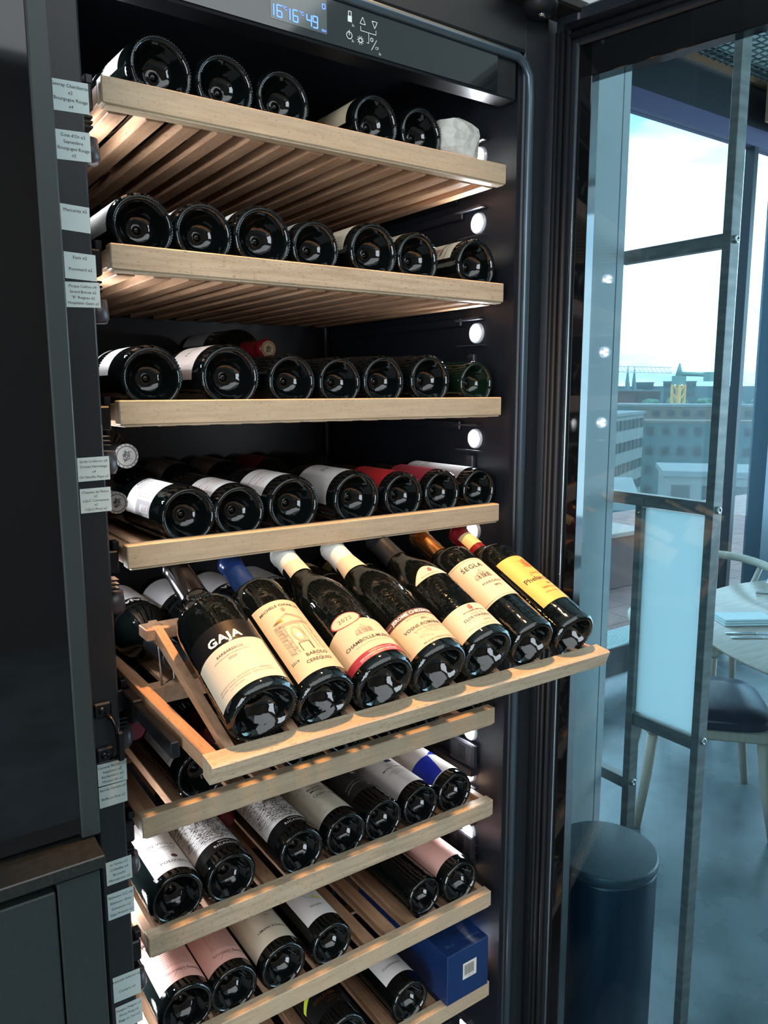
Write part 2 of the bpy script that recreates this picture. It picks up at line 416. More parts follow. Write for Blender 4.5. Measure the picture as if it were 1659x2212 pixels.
def d_vosne(t, fn, R, H, f):
    s = Sheet(fn); u0 = -.010
    s.band(u0 - .047, u0 + .047, .0130, .0605, cream, lift=0); s.band(u0 - .047, u0 + .047, .0605, .0705, inkb, lift=0)
    s.text('JEROME CHEZEAUX', u0 + .003, .0655, .0066, inkw, .03); s.line([(u0 - .044, .0655), (u0 - .028, .0655)], .0005, inkw)
    s.text('GRAND VIN DE BOURGOGNE', u0 + .006, .0572, .0026, inkg); s.text('2021', u0 + .010, .0520, .0042, ink, .01)
    pale = mat('ink_pale', (.55, .46, .33), .6); s.loop(u0 + .012, .040, .010, .012, .0016, pale, 16); crest(s, u0 + .012, .040, .009, pale); squiggles(s, u0 - .012, u0 + .004, .022, .042, 60, pale, 9, .003, .0006)
    s.text('VOSNE-ROMANEE', u0 + .004, .0430, .0066, ink, .006); s.text('Appellation Vosne-Romanee Controlee', u0 + .008, .0370, .0027, inkg)
    s.text('MIS EN BOUTEILLE AU DOMAINE', u0 + .010, .0165, .0031, ink)
    for k in range(3): s.text('VIN D\'HOUTEUR DE VOSNE', u0 - .040 + .0030 * k, .034, .0026, inkg, 0, 1, 0, -PI / 2)
    s.build('label', t)
    n = Sheet(fn); n.band(-.06, .06, .192, .222, cream2, lift=6); n.band(-.06, .06, .200, .210, inkb, lift=7); n.text('JEROME CHEZEAUX', -.008, .205, .0052, inkw, .02); n.build('neck_label', t, 'cream neck band with a brown stripe')
def d_clos(t, fn, R, H, f):
    s = Sheet(fn); u0 = -.006; sheet_rect(s, .044, .0130, .056, cream2, u0); crest(s, u0 + .002, .0495, .0045, inkr)
    s.text('BOUCHARD PERE & FILS', u0 + .004, .0428, .0030, inkb, .02); s.text('GRAND CRU', u0 + .004, .0378, .0032, inkg); s.text('CLOS VOUGEOT', u0 + .002, .0325, .0055, ink, .01)
    s.text('APPELLATION CLOS VOUGEOT CONTROLEE', u0 + .003, .0283, .0018, inkg); s.text('DOMAINE', u0 + .010, .0235, .0028, ink)
    s.text('CE VIN A ETE RECOLTE ET MIS EN BOUTEILLE AU', u0, .0185, .0020, inkg); s.text('CHATEAU DE BEAUNE, COTE-D\'OR', u0 + .002, .0158, .0020, inkg); s.build('label', t)
    n = Sheet(fn); hw = .026; u1 = -.010; n.band(u1 - hw, u1 + hw, .122, lambda u: .124 + .020 * math.cos((u - u1) / hw * PI / 2), cream2, lift=1)
    crest(n, u1 + .004, .1345, .0042, inkr); n.text('BOUCHARD PERE & FILS', u1, .1262, .0026, ink); n.build('neck_label', t, 'cream half-round shoulder label')
    g = Sheet(fn); g.text('PERE & FILS', -.014, .206, .0052, gold, .02); g.build('capsule_print', t)
def d_segla(t, fn, R, H, f):
    s = Sheet(fn); u0 = -.010; sheet_rect(s, .040, .062, .147, cream2, u0)
    s.line([(u0 - .037, .065), (u0 + .037, .065), (u0 + .037, .144), (u0 - .037, .144), (u0 - .037, .065)], .0004, ink)
    s.text('SEGLA', u0 - .001, .1305, .0110, ink, .01, 1.1); s.line([(u0 - .0155, .1365), (u0 - .0135, .1385)], .0008, ink)
    castle(s, u0 + .002, .1045, .013, .014, ink); s.text('MARGAUX', u0 + .006, .0935, .0062, ink, 0, 1.1); s.text('2012', u0 + .008, .0850, .0044, ink, .03, 1.2); s.line([(u0 + .003, .0815), (u0 + .013, .0815)], .0003, ink)
    s.build('label', t)
def d_yellow(t, fn, R, H, f):
    s = Sheet(fn); u0 = .006; sheet_rect(s, .038, .042, .144, yellow, u0); orange = mat('ink_orange', (.55, .16, .05), .5)
    crest(s, u0, .125, .010, orange); crest(s, u0 + .002, .122, .007, orange, 8); s.text('CHATEAU', u0, .1010, .0048, ink, 0, 1.1)
    s.text('Phelan Segur', u0 + .001, .0890, .0120, ink, .012); s.line([(u0 - .0125, .0955), (u0 - .0105, .0985)], .0008, ink); s.text('2020', u0 + .002, .0765, .0042, ink, .02)
    s.text('SAINT-ESTEPHE', u0, .0680, .0048, inkb); s.text('PHILIPPE & THIERRY GARDINIER', u0, .0590, .0027, inkb); s.build('label', t)
    n = Sheet(fn); n.band(-.05, .05, .215, .244, paleyellow, lift=6); crest(n, -.03, .229, .010, inkr); crest(n, .0, .229, .010, inkr); n.text('Phelan Segur', -.012, .2065, .0090, ink, .02); n.build('neck_label', t, 'yellow neck band with red scrollwork')

def d_engrave(seed, yr='2013'):
    def d(t, fn, R, H, f):
        s = Sheet(fn); sheet_rect(s, .050, .040, .170, paper); s.band(-.050, .050, .018, .040, blackp, lift=0)
        s.text('BARONE', .004, .0345, .0038, inkw, .01, 1.2); s.text('RICASOLI', .004, .0275, .0068, inkw, .01, 1.2)
        rnd = random.Random(seed)
        for k in range(17):      # rolling hill contour hatching
            v = .048 + k * .0054; ph = rnd.uniform(0, 6); pts = []
            for i in range(15):
                u = -.038 + i * .0056 - (k * .0012); pts.append((u, v + .0035 * math.sin(i * .7 + ph) + .0016 * math.sin(i * 1.9 + ph)))
            s.line(pts, .0005, ink)
        squiggles(s, -.024, .042, .044, .125, 620, ink, seed, .0048, .0006)
        squiggles(s, -.046, -.030, .060, .125, 110, ink, seed + 1, .005, .0006)
        for k in range(14):
            u, v = rnd.uniform(-.015, .03), rnd.uniform(.06, .10); s.line([(u, v), (u + .002, v + .004), (u + .004, v), (u + .004, v - .003), (u, v - .003), (u, v)], .0006, ink)
        s.text('CHIANTI CLASSICO', -.002, .1480, .0040, inkg); s.text(yr, .006, .1390, .0042, ink); s.build('label', t)
    return d
def d_violas(t, fn, R, H, f):
    s = Sheet(fn); s.band(-.026, .050, .012, .145, paper, lift=0)
    for k in range(4): s.loop(.002, .108, .012 - .0022 * k, .011 - .002 * k, .0003, inkg, 16); 
    for k in range(12): s.line([(.002, .108), (.002 + .014 * math.cos(k * PI / 6), .108 + .013 * math.sin(k * PI / 6))], .0003, inkg)
    s.text('IN VIOLAS', .006, .0760, .0078, ink, 0, 1.15); s.text('CORTONA', .010, .0660, .0046, ink, .01, 1.1); s.text('MERLOT', .010, .0590, .0035, inkg, 0, 1.1); s.line([(-.012, .0625), (.034, .0625)], .0003, ink)
    s.text('2019', .012, .0520, .0032, ink); s.ell(.012, .0425, .0042, .0042, inkb, 1); s.loop(.012, .0425, .0042, .0042, .0006, ink); s.text('POLIZIANO', .010, .0295, .0075, ink, .01, 1.1); s.build('label', t)
def d_brunello(t, fn, R, H, f):
    s = Sheet(fn); straw = mat('paper_buff', (.60, .55, .44), .55); sheet_rect(s, .050, .022, .150, straw)
    b2 = mat('ink_buff', (.42, .38, .29), .6)
    for k in range(22):
        rnd = random.Random(k); u, v = rnd.uniform(-.046, .04), rnd.uniform(.03, .14); s.loop(u, v, .004, .003, .0005, b2, 10); s.loop(u + .002, v + .002, .002, .0015, .0004, b2, 8)
    s.ell(.004, .112, .008, .008, straw, 1); crest(s, .004, .112, .007, ink)
    s.text('Brunello di', .002, .0930, .0080, ink, .01); s.text('Montalcino', .004, .0850, .0080, ink, .01); s.text('Querceto', .004, .0720, .0100, ink, 0); s.line([(-.02, .064), (.026, .0655)], .0004, ink)
    s.text('PRODUCT OF ITALY', .002, .0590, .0024, ink); s.text('e 750 ml', -.020, .0300, .0028, ink); s.build('label', t)
def d_blackchianti(t, fn, R, H, f):
    s = Sheet(fn); bp = mat('paper_charcoal', (.020, .019, .018), .5); sheet_rect(s, .046, .045, .150, bp); s.text('CHIANTI CLASSICO', .0, .0760, .0060, inkg, 0, 1.1, -9); s.line([(-.030, .0605), (-.012, .0685), (.012, .0685), (.024, .064)], .0004, inkw)
    s.text('2022', .010, .0570, .0034, inkw); s.ell(.006, .100, .004, .003, greyp, 1); s.build('label', t)
def d_montornello(t, fn, R, H, f):
    s = Sheet(fn); sheet_rect(s, .050, .020, .150, paper); s.band(-.002, .010, .0960, .1040, mat('ink_navy', (.02, .03, .10), .5), 8, 1)
    s.text('VIGNETO DI', .004, .0860, .0040, inkb); s.text('MONTORNELLO', .004, .0775, .0066, inkb, .015, 1.05); s.text('CHIANTI CLASSICO', .004, .0655, .0050, inkg); s.text('GRAN SELEZIONE', .006, .0575, .0042, inkg, .01); s.text('2019', .010, .0500, .0032, ink)
    s.line([(-.02, .0615), (.03, .0615)], .0003, inkg); s.build('label', t)
def d_bluewhite(t, fn, R, H, f):
    s = Sheet(fn); sheet_rect(s, .050, .018, .150, paper)
    s.band(-.050, -.012, lambda u: .020, lambda u: .075, bluep, 14, .8)
    s.band(-.050, -.010, lambda u: .045 - (u + .010) * .0, lambda u: .076 - (-.010 - u) * .0, bluep, 8, .9)
    s.band(-.012, .0, lambda u: .020 + (u + .012) * 4.4, lambda u: .076, bluep, 10, .9)
    s.band(.0, .012, lambda u: .076, lambda u: .076 + .0, bluep, 4, .9); s.band(.0, .03, .0765, lambda u: .0765 + u * .9, bluep, 10, .9)
    s.text('2021', .010, .098, .004, inkg); s.text('TOSCANA', .020, .066, .004, inkg); smalltext(s, .016, .058, .022, 5, inkg, 3, .0035); s.text('GAJA', .024, .0365, .0045, ink, .02); s.build('label', t)
def d_pink(seed, head=True):
    def d(t, fn, R, H, f):
        s = Sheet(fn); s.band(-.036, .040, .016, .150, pink, lift=0)
        if head:
            s.text('RAINOLDI', -.004, .112, .0100, ink, .01); s.text('VALTELLINA SUPERIORE', -.002, .102, .0042, ink); s.text('INFERNO', .010, .0945, .0068, inkw, .01, 1.1); s.text('RISERVA', .010, .087, .0060, inkw, .01)
        smalltext(s, .006, .0830, .040, 12, inkb, seed, .0034, .0007); s.text('Giuseppe Rainoldi', .010, .0350, .0072, inkb); s.line([(-.008, .024), (.0, .034), (.008, .030), (.030, .037)], .0005, inkb); s.build('label', t)
    return d
def d_cumaro(t, fn, R, H, f):
    s = Sheet(fn); sheet_rect(s, .050, .016, .150, cream2)
    s.text('CUMARO', .002, .1010, .0125, ink, .01); s.text('CONERO', .006, .0900, .0046, inkg, 0, 1.1); s.line([(-.026, .0835), (-.01, .086), (.012, .086), (.03, .083)], .0004, inkb)
    s.text('RISERVA', .006, .0800, .0042, inkg, 0, 1.5); s.text('2020', .008, .0725, .0042, ink); s.line([(.026, .077), (.031, .072), (.036, .077), (.031, .082), (.026, .077)], .0004, ink); s.text('UMANI RONCHI', .004, .0440, .0062, ink, .01, 1.1); s.build('label', t)
def d_vinya(t, fn, R, H, f):
    s = Sheet(fn); s.band(-.030, .030, .026, .140, paper, lift=0); yw = mat('ink_yellow', (.8, .68, .05), .5); lb = mat('ink_skyblue', (.2, .42, .6), .5)
    s.line([(-.014, .140), (-.012, .090), (.0, .072), (.022, .066)], .0010, lb); s.ell(.010, .0720, .0050, .0036, yw, 1); s.ell(.017, .0700, .003, .003, yw, 1); s.line([(.012, .070), (.018, .058), (.024, .052)], .0006, mat('ink_green', (.1, .3, .08), .5))
    s.text('Vinyes', .002, .0520, .0080, ink); s.build('label', t)
def d_priore(t, fn, R, H, f):
    s = Sheet(fn); hw = .034; lo = lambda u: .128 - .010 * math.cos(u / hw * PI / 2); s.band(-hw, hw, lambda u: lo(u) - .003, .160, mat('ink_rose', (.62, .14, .2), .5), lift=0); s.band(-hw, hw, lo, .160, paper, lift=1)
    s.text('FINCA PRIORE', .004, .1240, .0055, ink, .02); s.build('label', t)
def d_baga(t, fn, R, H, f):
    s = Sheet(fn); s.band(-.048, .034, .022, .120, pink, lift=0)
    s.text('BAGA', .004, .1050, .0085, inkb, .02); s.text('AO SOL', .006, .0955, .0075, inkb, .01); s.text('Tinto', .010, .0865, .0050, inkg); s.text('2019', .012, .081, .003, inkg); s.line([(.0, .050), (.005, .053), (.012, .050), (.019, .052)], .0004, inkb); s.build('label', t)
def d_golden(t, fn, R, H, f):
    s = Sheet(fn); sheet_rect(s, .050, .030, .120, blackp); yg = mat('ink_lime', (.62, .72, .04), .5)
    s.band(-.050, -.010, lambda u: .062 + (u + .05) * .5, lambda u: .070 + (u + .05) * .62, yg, 10, 1); s.text('GOLDEN HILL', .002, .0560, .0092, gold, .012, 1.1); s.text('THE PRIMARY', .006, .0480, .0036, gold); s.text('PINOT NOIR', .006, .0425, .0048, gold, 0, 1.2); s.text('2020', .008, .0365, .0036, gold); s.build('label', t)
def d_contin(t, fn, R, H, f):
    s = Sheet(fn); s.band(-.034, .030, .028, .115, paper, lift=0); s.loop(.004, .108, .014, .010, .0012, inkr); s.text('Continental', -.004, .052, .0074, ink); s.build('label', t)
def d_tag(t, fn, R, H, f):
    s = Sheet(fn); s.band(-.018, .0, .022, .128, paper, lift=0); s.text('TREDICI', -.009, .032, .0040, ink, .01, 1.1, 0, 0); s.text('A', -.013, .062, .0045, inkg); s.text('Barolo', -.006, .052, .0035, ink); s.build('label', t)
    n = Sheet(fn); n.band(-.05, .05, .176, .187, mat('paper_taupe', (.30, .27, .22), .5), lift=1); n.text('DOCG  00012345', -.012, .1815, .0060, ink, .01); n.build('neck_label', t, 'narrow grey-brown band round the shoulder')
def d_barcode(t, fn, R, H, f):
    s = Sheet(fn); s.band(-.062, -.004, .034, .115, paper, lift=0); s.band(-.062, -.042, .034, .080, greyp, 8, 1); s.band(-.057, -.048, .040, .066, paper, 6, 2)
    for k in range(9): s.line([(-.056 + .0009 * k, .042), (-.056 + .0009 * k, .062)], .0004, ink)
    for k in range(7): s.line([(-.038, .042 + .006 * k), (-.034, .042 + .006 * k), (-.034, .045 + .006 * k), (-.038, .045 + .006 * k), (-.038, .042 + .006 * k)], .0005, ink)
    smalltext(s, -.020, .098, .018, 3, ink, 5, .005, .0012); s.text('CREUX', -.012, .108, .008, ink, .02); s.build('label', t)
def d_house(t, fn, R, H, f):
    s = Sheet(fn); s.band(-.046, .040, .022, .100, paper, lift=0); s.text('DOMAINE MELON', -.010, .072, .0062, inkb, .0, 1.05); s.text('CROZES-HERMITAGE', -.010, .052, .0055, inkr); s.line([(-.030, .062), (-.010, .066), (-.004, .062), (.014, .064)], .0009, inkg)
    s.line([(-.040, .045), (.020, .045)], .0003, ink); smalltext(s, -.010, .040, .040, 2, inkg, 7); s.build('label', t)
def d_small(m, z0, z1, word, sz=.009, hw=.045, inkm=ink, u0=0., bars=None):
    def d(t, fn, R, H, f):
        s = Sheet(fn); sheet_rect(s, hw, z0, z1, m, u0)
        if bars:
            s.line([(-.035, z1 - .012), (.02, z1 - .012), (.02, z1 - .030), (-.035, z1 - .030), (-.035, z1 - .012)], .0012, bars)
            s.line([(-.035, z1 - .018), (.02, z1 - .018)], .0010, bars)
        if word: s.text(word, u0 - .006, (z0 + z1) / 2, sz, inkm, .01)
        s.build('label', t)
    return d
def d_septembre(t, fn, R, H, f):
    s = Sheet(fn); sheet_rect(s, .050, .018, .110, cream2); fig = mat('ink_figure', (.30, .16, .13), .6)
    s.band(-.052, -.030, .050, .108, fig, 10, 1); s.band(-.048, -.020, .076, .098, mat('ink_skin', (.5, .32, .26), .6), 8, 2); s.text('SEPTEMBRE', -.022, .0440, .0082, ink, .02, 1.15); s.text('BOURGOGNE PINOT NOIR', -.022, .0330, .0042, ink, .0, 1.15); s.build('label', t)

# ------------------------------------------------------------------ room setting
FZ, CZ = -1.42, 2.0
floor_m = noise_mat('polished_concrete', (.08, .115, .13), (.20, .25, .265), (1, 1, 1), 4.5, .3, .75, .3, .02, 12, spec=1.0, rvar=(.20, .34))
wall_m = mat('pale_wall', (.52, .55, .55), .6)
dark_m = mat('dark_brushed_metal', (.018, .022, .028), .35, .5)
q = MB(); q.box((-3, -4.4, FZ - .1), (7, 1.88, FZ), floor_m); struct('floor', q)
q = MB(); q.box((-3, -4.4, CZ + .08), (7, 1.92, CZ + .16), mat('ceiling_panel', (.66, .74, .72), .7)); struct('ceiling', q)
q = MB(); q.box((-3, .62, FZ), (.70, .70, CZ + .08), mat('alcove_wall', (.05, .06, .06), .6)); struct('wall_behind_cabinet', q)
q = MB(); q.box((.70, .30, FZ), (1.205, 1.88, CZ + .08), wall_m); q.box((1.205, .306, FZ), (1.209, 1.88, CZ + .08), rubber); q.box((1.209, .30, FZ), (1.231, 1.88, CZ + .08), wall_m); struct('wall_pier', q)
ww = mat('warm_wall', (.10, .07, .05), .7)
q = MB(); q.box((-3.1, -4.4, FZ), (-3, -3.6, CZ + .08), ww); q.box((-3.1, -1.6, FZ), (-3, .62, CZ + .08), ww); q.box((-3.1, -3.6, FZ), (-3, -1.6, -1.1), ww); q.box((-3.1, -3.6, 1.1), (-3, -1.6, CZ + .08), ww); struct('wall_left', q)
q = MB()
for y in (-3.6, -2.62, -1.64): q.box((-3.06, y, -1.1), (-3.02, y + .04, 1.1), dark_m)
q.box((-3.06, -3.6, -1.1), (-3.02, -1.6, -1.06), dark_m); q.box((-3.06, -3.6, 1.06), (-3.02, -1.6, 1.1), dark_m); struct('window_added_left', q)  # unseen window frame, added to go with the left fill lamp
q = MB(); q.box((-3, -4.5, FZ), (7, -4.4, CZ + .08), mat('warm_wall', (.10, .07, .05), .7)); struct('wall_back', q)
q = MB(); q.box((7, -4.4, FZ), (7.1, -3.45, CZ + .08), wall_m); q.box((7, 1.05, FZ), (7.1, 1.9, CZ + .08), wall_m); struct('wall_right', q)
q = MB()
for y in (-3.45, -2.3, -1.2, 0, 1.0): q.box((7.02, y, FZ), (7.06, y + .05, CZ + .08), dark_m)
struct('window_1', q)
# window front seen through the glass door
purple = mat('soffit_violet', (.085, .075, .15), .35, .2)
q = MB(); q.box((1.231, 1.86, 1.745), (7, 1.96, CZ + .08), dark_m); struct('wall_window_header', q)
q = MB(); q.box((1.231, 1.86, 1.645), (7, 1.93, 1.745), purple)
q.box((1.231, 1.88, FZ - .02), (7, 1.93, FZ + .03), dark_m); struct('window_3', q)
def wpost(x, wd=.10):
    q = MB(); q.box((x, 1.84, FZ), (x + wd, 1.96, 1.645), mat('window_post', (.03, .06, .085), .3, .4)); return q
q = wpost(4.70, .30); q.box((4.35, 1.86, FZ), (4.39, 1.92, 1.645), dark_m); struct('window_4', q)
q = MB(); q.box((1.231, 1.835, CZ - .030), (7, 1.860, CZ + .004), mat('bronze', (.22, .10, .045), .4, .4)); struct('trim_1', q)
gl = bpy.data.materials.new('window_glass'); gl.use_nodes = True
def arch_glass(m, tint, refl=.06, rough=0.):
    n = m.node_tree; n.nodes.clear(); o = n.nodes.new('ShaderNodeOutputMaterial'); tr = n.nodes.new('ShaderNodeBsdfTransparent'); tr.inputs[0].default_value = (*tint, 1)
    g = n.nodes.new('ShaderNodeBsdfGlossy'); g.inputs['Roughness'].default_value = rough; g.inputs['Color'].default_value = (1, 1, 1, 1)
    fr = n.nodes.new('ShaderNodeFresnel'); ge = n.nodes.new('ShaderNodeNewGeometry'); mr = n.nodes.new('ShaderNodeMapRange')
    mr.inputs[3].default_value = refl; mr.inputs[4].default_value = 1 / refl; n.links.new(ge.outputs['Backfacing'], mr.inputs[0]); n.links.new(mr.outputs[0], fr.inputs['IOR']); mx = n.nodes.new('ShaderNodeMixShader')
    n.links.new(fr.outputs[0], mx.inputs[0]); n.links.new(tr.outputs[0], mx.inputs[1]); n.links.new(g.outputs[0], mx.inputs[2]); n.links.new(mx.outputs[0], o.inputs[0])
arch_glass(gl, (.93, .97, .97), 1.12)
q = MB(); q.box((1.231, 1.893, FZ + .03), (7, 1.899, 1.645), gl); struct('window_5', q)

# wire mesh ceiling rafts
t = thing('mesh_ceiling_raft', 'wavy wire mesh raft hung under the ceiling near the windows', 'ceiling raft', (4.2, 1.35, CZ))
q = MB(); wire = mat('mesh_wire', (.10, .13, .13), .5, .4)
def wavy(q, along, c, a0, a1, step=.045):
    n = int((a1 - a0) / step); vs = []; fs = []; hw = .0035
    for i in range(n + 1):
        p = a0 + (a1 - a0) * i / n; z = .006 * (1 if i % 2 else -1); o = .007 * (1 if i % 2 else -1)
        for dx in (-hw, hw):
            for dz in (-.003, .003): vs.append((p, c + dx + o, z + dz) if along == 'x' else (c + dx + o, p, z + dz))
    for i in range(n):
        b = i * 4; fs += [(b, b + 1, b + 5, b + 4), (b + 1, b + 3, b + 7, b + 5), (b + 3, b + 2, b + 6, b + 7), (b + 2, b, b + 4, b + 6)]
    q.add(vs, fs, wire)
for k in range(26): wavy(q, 'x', -.5 + k * .04, -1.25, 1.25)
for k in range(42): wavy(q, 'y', -1.25 + k * .06, -.5, .5)
q.build('wire_mesh', t)
q = MB(); q.box((-1.27, -.52, -.02), (1.27, -.5, .02), dark_m); q.box((-1.27, .5, -.02), (1.27, .52, .02), dark_m); q.box((-1.27, -.5, -.02), (-1.25, .5, .02), dark_m); q.box((1.25, -.5, -.02), (1.27, .5, .02), dark_m)
q.build('raft_frame', t)
t = thing('slatted_wood_baffle', 'ribbed wooden acoustic baffle high beside the window header', 'wall panel', (4.55, 1.70, 1.86)); bw = mat('baffle_wood', (.45, .28, .15), .5)
q = MB(); q.box((-.22, .08, -.10), (.9, .10, .12), bw); q.build('backing', t)
q = MB()
for k in range(45): q.box((-.22 + .025 * k, .055, -.10), (-.208 + .025 * k, .08, .12), bw)
q.build('ribs', t)

# ------------------------------------------------------------------ wine cabinet
TOPZ = .755
cabn = thing('wine_cabinet', 'tall black wine cabinet with its glass door open, full of bottles on beech shelves', 'wine cabinet', (0.3, 0.28, FZ))
def P(o):   # parts are authored in world coordinates, cabinet empty sits at its base
    o.location = (-0.3, -0.28, -FZ); return o
q = MB(); m = blackin
q.box((-.052, .0, FZ + .02), (-.020, .60, TOPZ), m); q.box((.600, .0, FZ + .02), (.655, .60, TOPZ), m); q.box((.655, .008, FZ + .02), (.718, .60, TOPZ + .02), m)
q.box((-.020, .56, FZ + .02), (.600, .60, TOPZ), m); q.box((-.020, .012, .70), (.600, .56, TOPZ), m); q.box((-.020, .012, FZ + .02), (.600, .56, -1.20), m)
# moulded ledges on the right and left inner walls
for z in (.533, .364, .195, .0294, -.139, -.308, -.4703, -.638, -.8105, -.98):
    for sx, xa in ((-1, .600), (1, -.020)):
        x1 = xa + sx * .007
        q.box((min(xa, x1), .115, z - .055), (max(xa, x1), .52, z - .040), m, .002)
        q.box((min(xa, x1), .13, z - .028), (max(xa, x1), .50, z - .020), m, .002)
q.box((.588, .545, FZ + .1), (.600, .56, .70), m, .003); q.box((-.020, .545, FZ + .1), (-.008, .56, .70), m, .003)
P(q.build('body', cabn))
q = MB(); q.box((-.0525, -.006, FZ + .02), (-.0205, .004, TOPZ), frame_m, .0022); P(q.build('left_front_frame', cabn))
q = MB(); q.box((.606, -.006, FZ + .02), (.655, .004, TOPZ), frame_m, .0022)
q.tube([(.6165, -.0075, FZ + .05), (.6165, -.0075, .63), (.6145, -.0075, .658), (.605, -.0075, .673), (.59, -.0075, .680), (.0, -.0075, .684)], .0062, mat('satin_trim', (.09, .13, .16), .32, .6), 12); P(q.build('right_front_frame', cabn))
q = MB(); q.box((-.0205, -.010, .688), (.606, .012, TOPZ), mat('top_fascia', (.012, .014, .016), .35), .003); P(q.build('top_front_frame', cabn))
# control panel
ctl = box('control_panel', (-.015, -.004, .622), (.592, .03, .680), mat('panel_body', (.01, .011, .013), .4), cabn, .002); P(ctl)
q = MB(); q.box((-.010, -.0062, .625), (.553, -.0040, .676), mat('panel_glass', (.012, .016, .018), .06, spec=.9)); o = q.build('panel_glass', ctl)
led_blue = mat('lcd_blue', (.02, .05, .5), .4, emis=((.12, .28, 1.), 1.6)); icon = mat('icon_print', (.7, .75, .72), .5, emis=((.8, .9, .85), .15))
lcd = mat('lcd_glass', (.10, .115, .11), .08, spec=.9)
q = MB(); q.box((.196, -.0066, .6335), (.272, -.0060, .6745), lcd); q.build('display_screen', ctl)
def seg(s, ch, u, v, h, m):
    S = {'0': 'abcdef', '1': 'bc', '4': 'fgbc', '6': 'acdefg', '9': 'abcdfg'}[ch]; wv = h * .5
    u += 0
    if ch == '1': wv = 0
    G = {'a': [(0, h), (wv, h)], 'b': [(wv, h), (wv, h / 2)], 'c': [(wv, h / 2), (wv, 0)], 'd': [(0, 0), (wv, 0)], 'e': [(0, 0), (0, h / 2)], 'f': [(0, h / 2), (0, h)], 'g': [(0, h / 2), (wv, h / 2)]}
    for k in S:
        (a, b), (c, d) = G[k]; s.line([(u + a, v + b), (u + c, v + d)], .0016, m)
s = Sheet(lambda u, v, L: (u, -.0070 - .00005 * L, v))
u = .2000
for ch, adv in (('1', .0042), ('6', .0135), (None, 0), ('1', .0042), ('6', .0150), ('4', .0085), ('9', .009)):
    if ch: seg(s, ch, u, .6370, .0125, led_blue); u += adv
    else: pass
    if adv in (.0135, .0150): s.text('°C', u - .0035, .6480, .0058, led_blue, .02); u += .0035
s.text('%RH', .2675, .6365, .0034, led_blue, .02); s.line([(.2655, .661), (.2695, .661), (.2695, .666), (.2655, .666), (.2655, .661)], .0010, led_blue)
s.build('display_digits', ctl, 'blue segment digits 16°C 16°C 49')
s = Sheet(lambda u, v, L: (u, -.0066 - .00005 * L, v)); x0 = .305
s.band(x0 - .003, x0 + .003, .656, .663, icon, 2); s.line([(x0 - .002, .663), (x0 - .002, .668), (x0 + .002, .668), (x0 + .002, .663)], .0010, icon)
s.text('3s', x0 + .0045, .6530, .0042, icon)
s.line([(.320, .658), (.324, .666), (.328, .658), (.320, .658)], .0008, icon); s.line([(.338, .665), (.342, .657), (.346, .665), (.338, .665)], .0008, icon)
s.line([(.321, .655), (.321, .650), (.344, .650), (.344, .655)], .0007, icon); s.line([(.333, .650), (.333, .638), (.330, .638)], .0007, icon)
s.loop(x0 - .001, .6405, .0040, .0040, .0009, icon, 14); s.line([(x0 - .001, .6405), (x0 - .001, .6465)], .0009, icon); s.text('3s', x0 + .004, .6350, .0042, icon)
s.loop(.3205, .6385, .0026, .0026, .0012, icon, 12)
for k in range(10): a = k * PI / 5; s.line([(.3205 + .0036 * math.cos(a), .6385 + .0036 * math.sin(a)), (.3205 + .0052 * math.cos(a), .6385 + .0052 * math.sin(a))], .0007, icon)
s.line([(.337, .6310), (.345, .6440)], .0008, icon); s.loop(.3375, .6430, .0020, .0020, .0009, icon, 10); s.text('CF', .3455, .6345, .0046, icon); s.text('3s', .350, .6290, .0042, icon)
s.build('touch_symbols', ctl, 'pale printed touch symbols: lock, arrows, power, light')

# LED lamps in the side walls
chip_m = mat('led_chip', (1, 1, 1), .3, emis=((.88, .94, 1.), 430.0))
led_m = mat('led_lens', (.9, .95, 1), .3, emis=((.86, .93, 1.), LED_STRENGTH))
ring_m = mat('led_ring', (.75, .78, .82), .2, .3)
LEDZ = [.5647, .4664, .2967, .1269, -.0272, -.3848, -.4625, -.5719, -.6284, -.80, -.97]
def lamp(side, y, z):
    x, sx = (.600, -1) if side == 'r' else (-.020, 1)
    mt = Matrix.Translation((x, y, z)) @ Matrix.Rotation(R_(90) * sx, 4, 'Y')
    q = MB(); q.lathe([(.0001, .0035), (.0105, .0033), (.0130, .0015), (.0132, .0)], led_m, 28, mt); o = P(q.build('led_lamp', cabn)); 
    r = MB()
    for k in range(3):
        a = R_(90 + 120 * k); r.lathe([(.0001, .0046), (.0030, .0044), (.0036, .0030)], chip_m, 14, mt @ Matrix.Translation((.0058 * math.cos(a), .0058 * math.sin(a), 0)))
    r.build('led_chips', o)
    r = MB(); r.lathe([(.0133, .0), (.0136, .0050), (.0158, .0045), (.0165, .0)], ring_m, 28, mt); r.build('lamp_ring', o)
    xa, xb = sorted((x, x + sx * .013)); r = MB(); r.prism([(y - .020, z + .0205), (y + .042, z + .0205), (y + .042, z + .0225), (y - .014, z + .0245)], 'x', xa, xb, bracket_m); r.build('lamp_hood', o)
    xa, xb = sorted((x, x + sx * .010)); r = MB(); r.prism([(y - .022, z - .0185), (y + .040, z - .0185), (y + .040, z - .0205), (y - .022, z - .0205)], 'x', xa, xb, bracket_m); r.build('lamp_sill', o)
for z in LEDZ:
    for sd in 'rl': lamp(sd, .081, z)
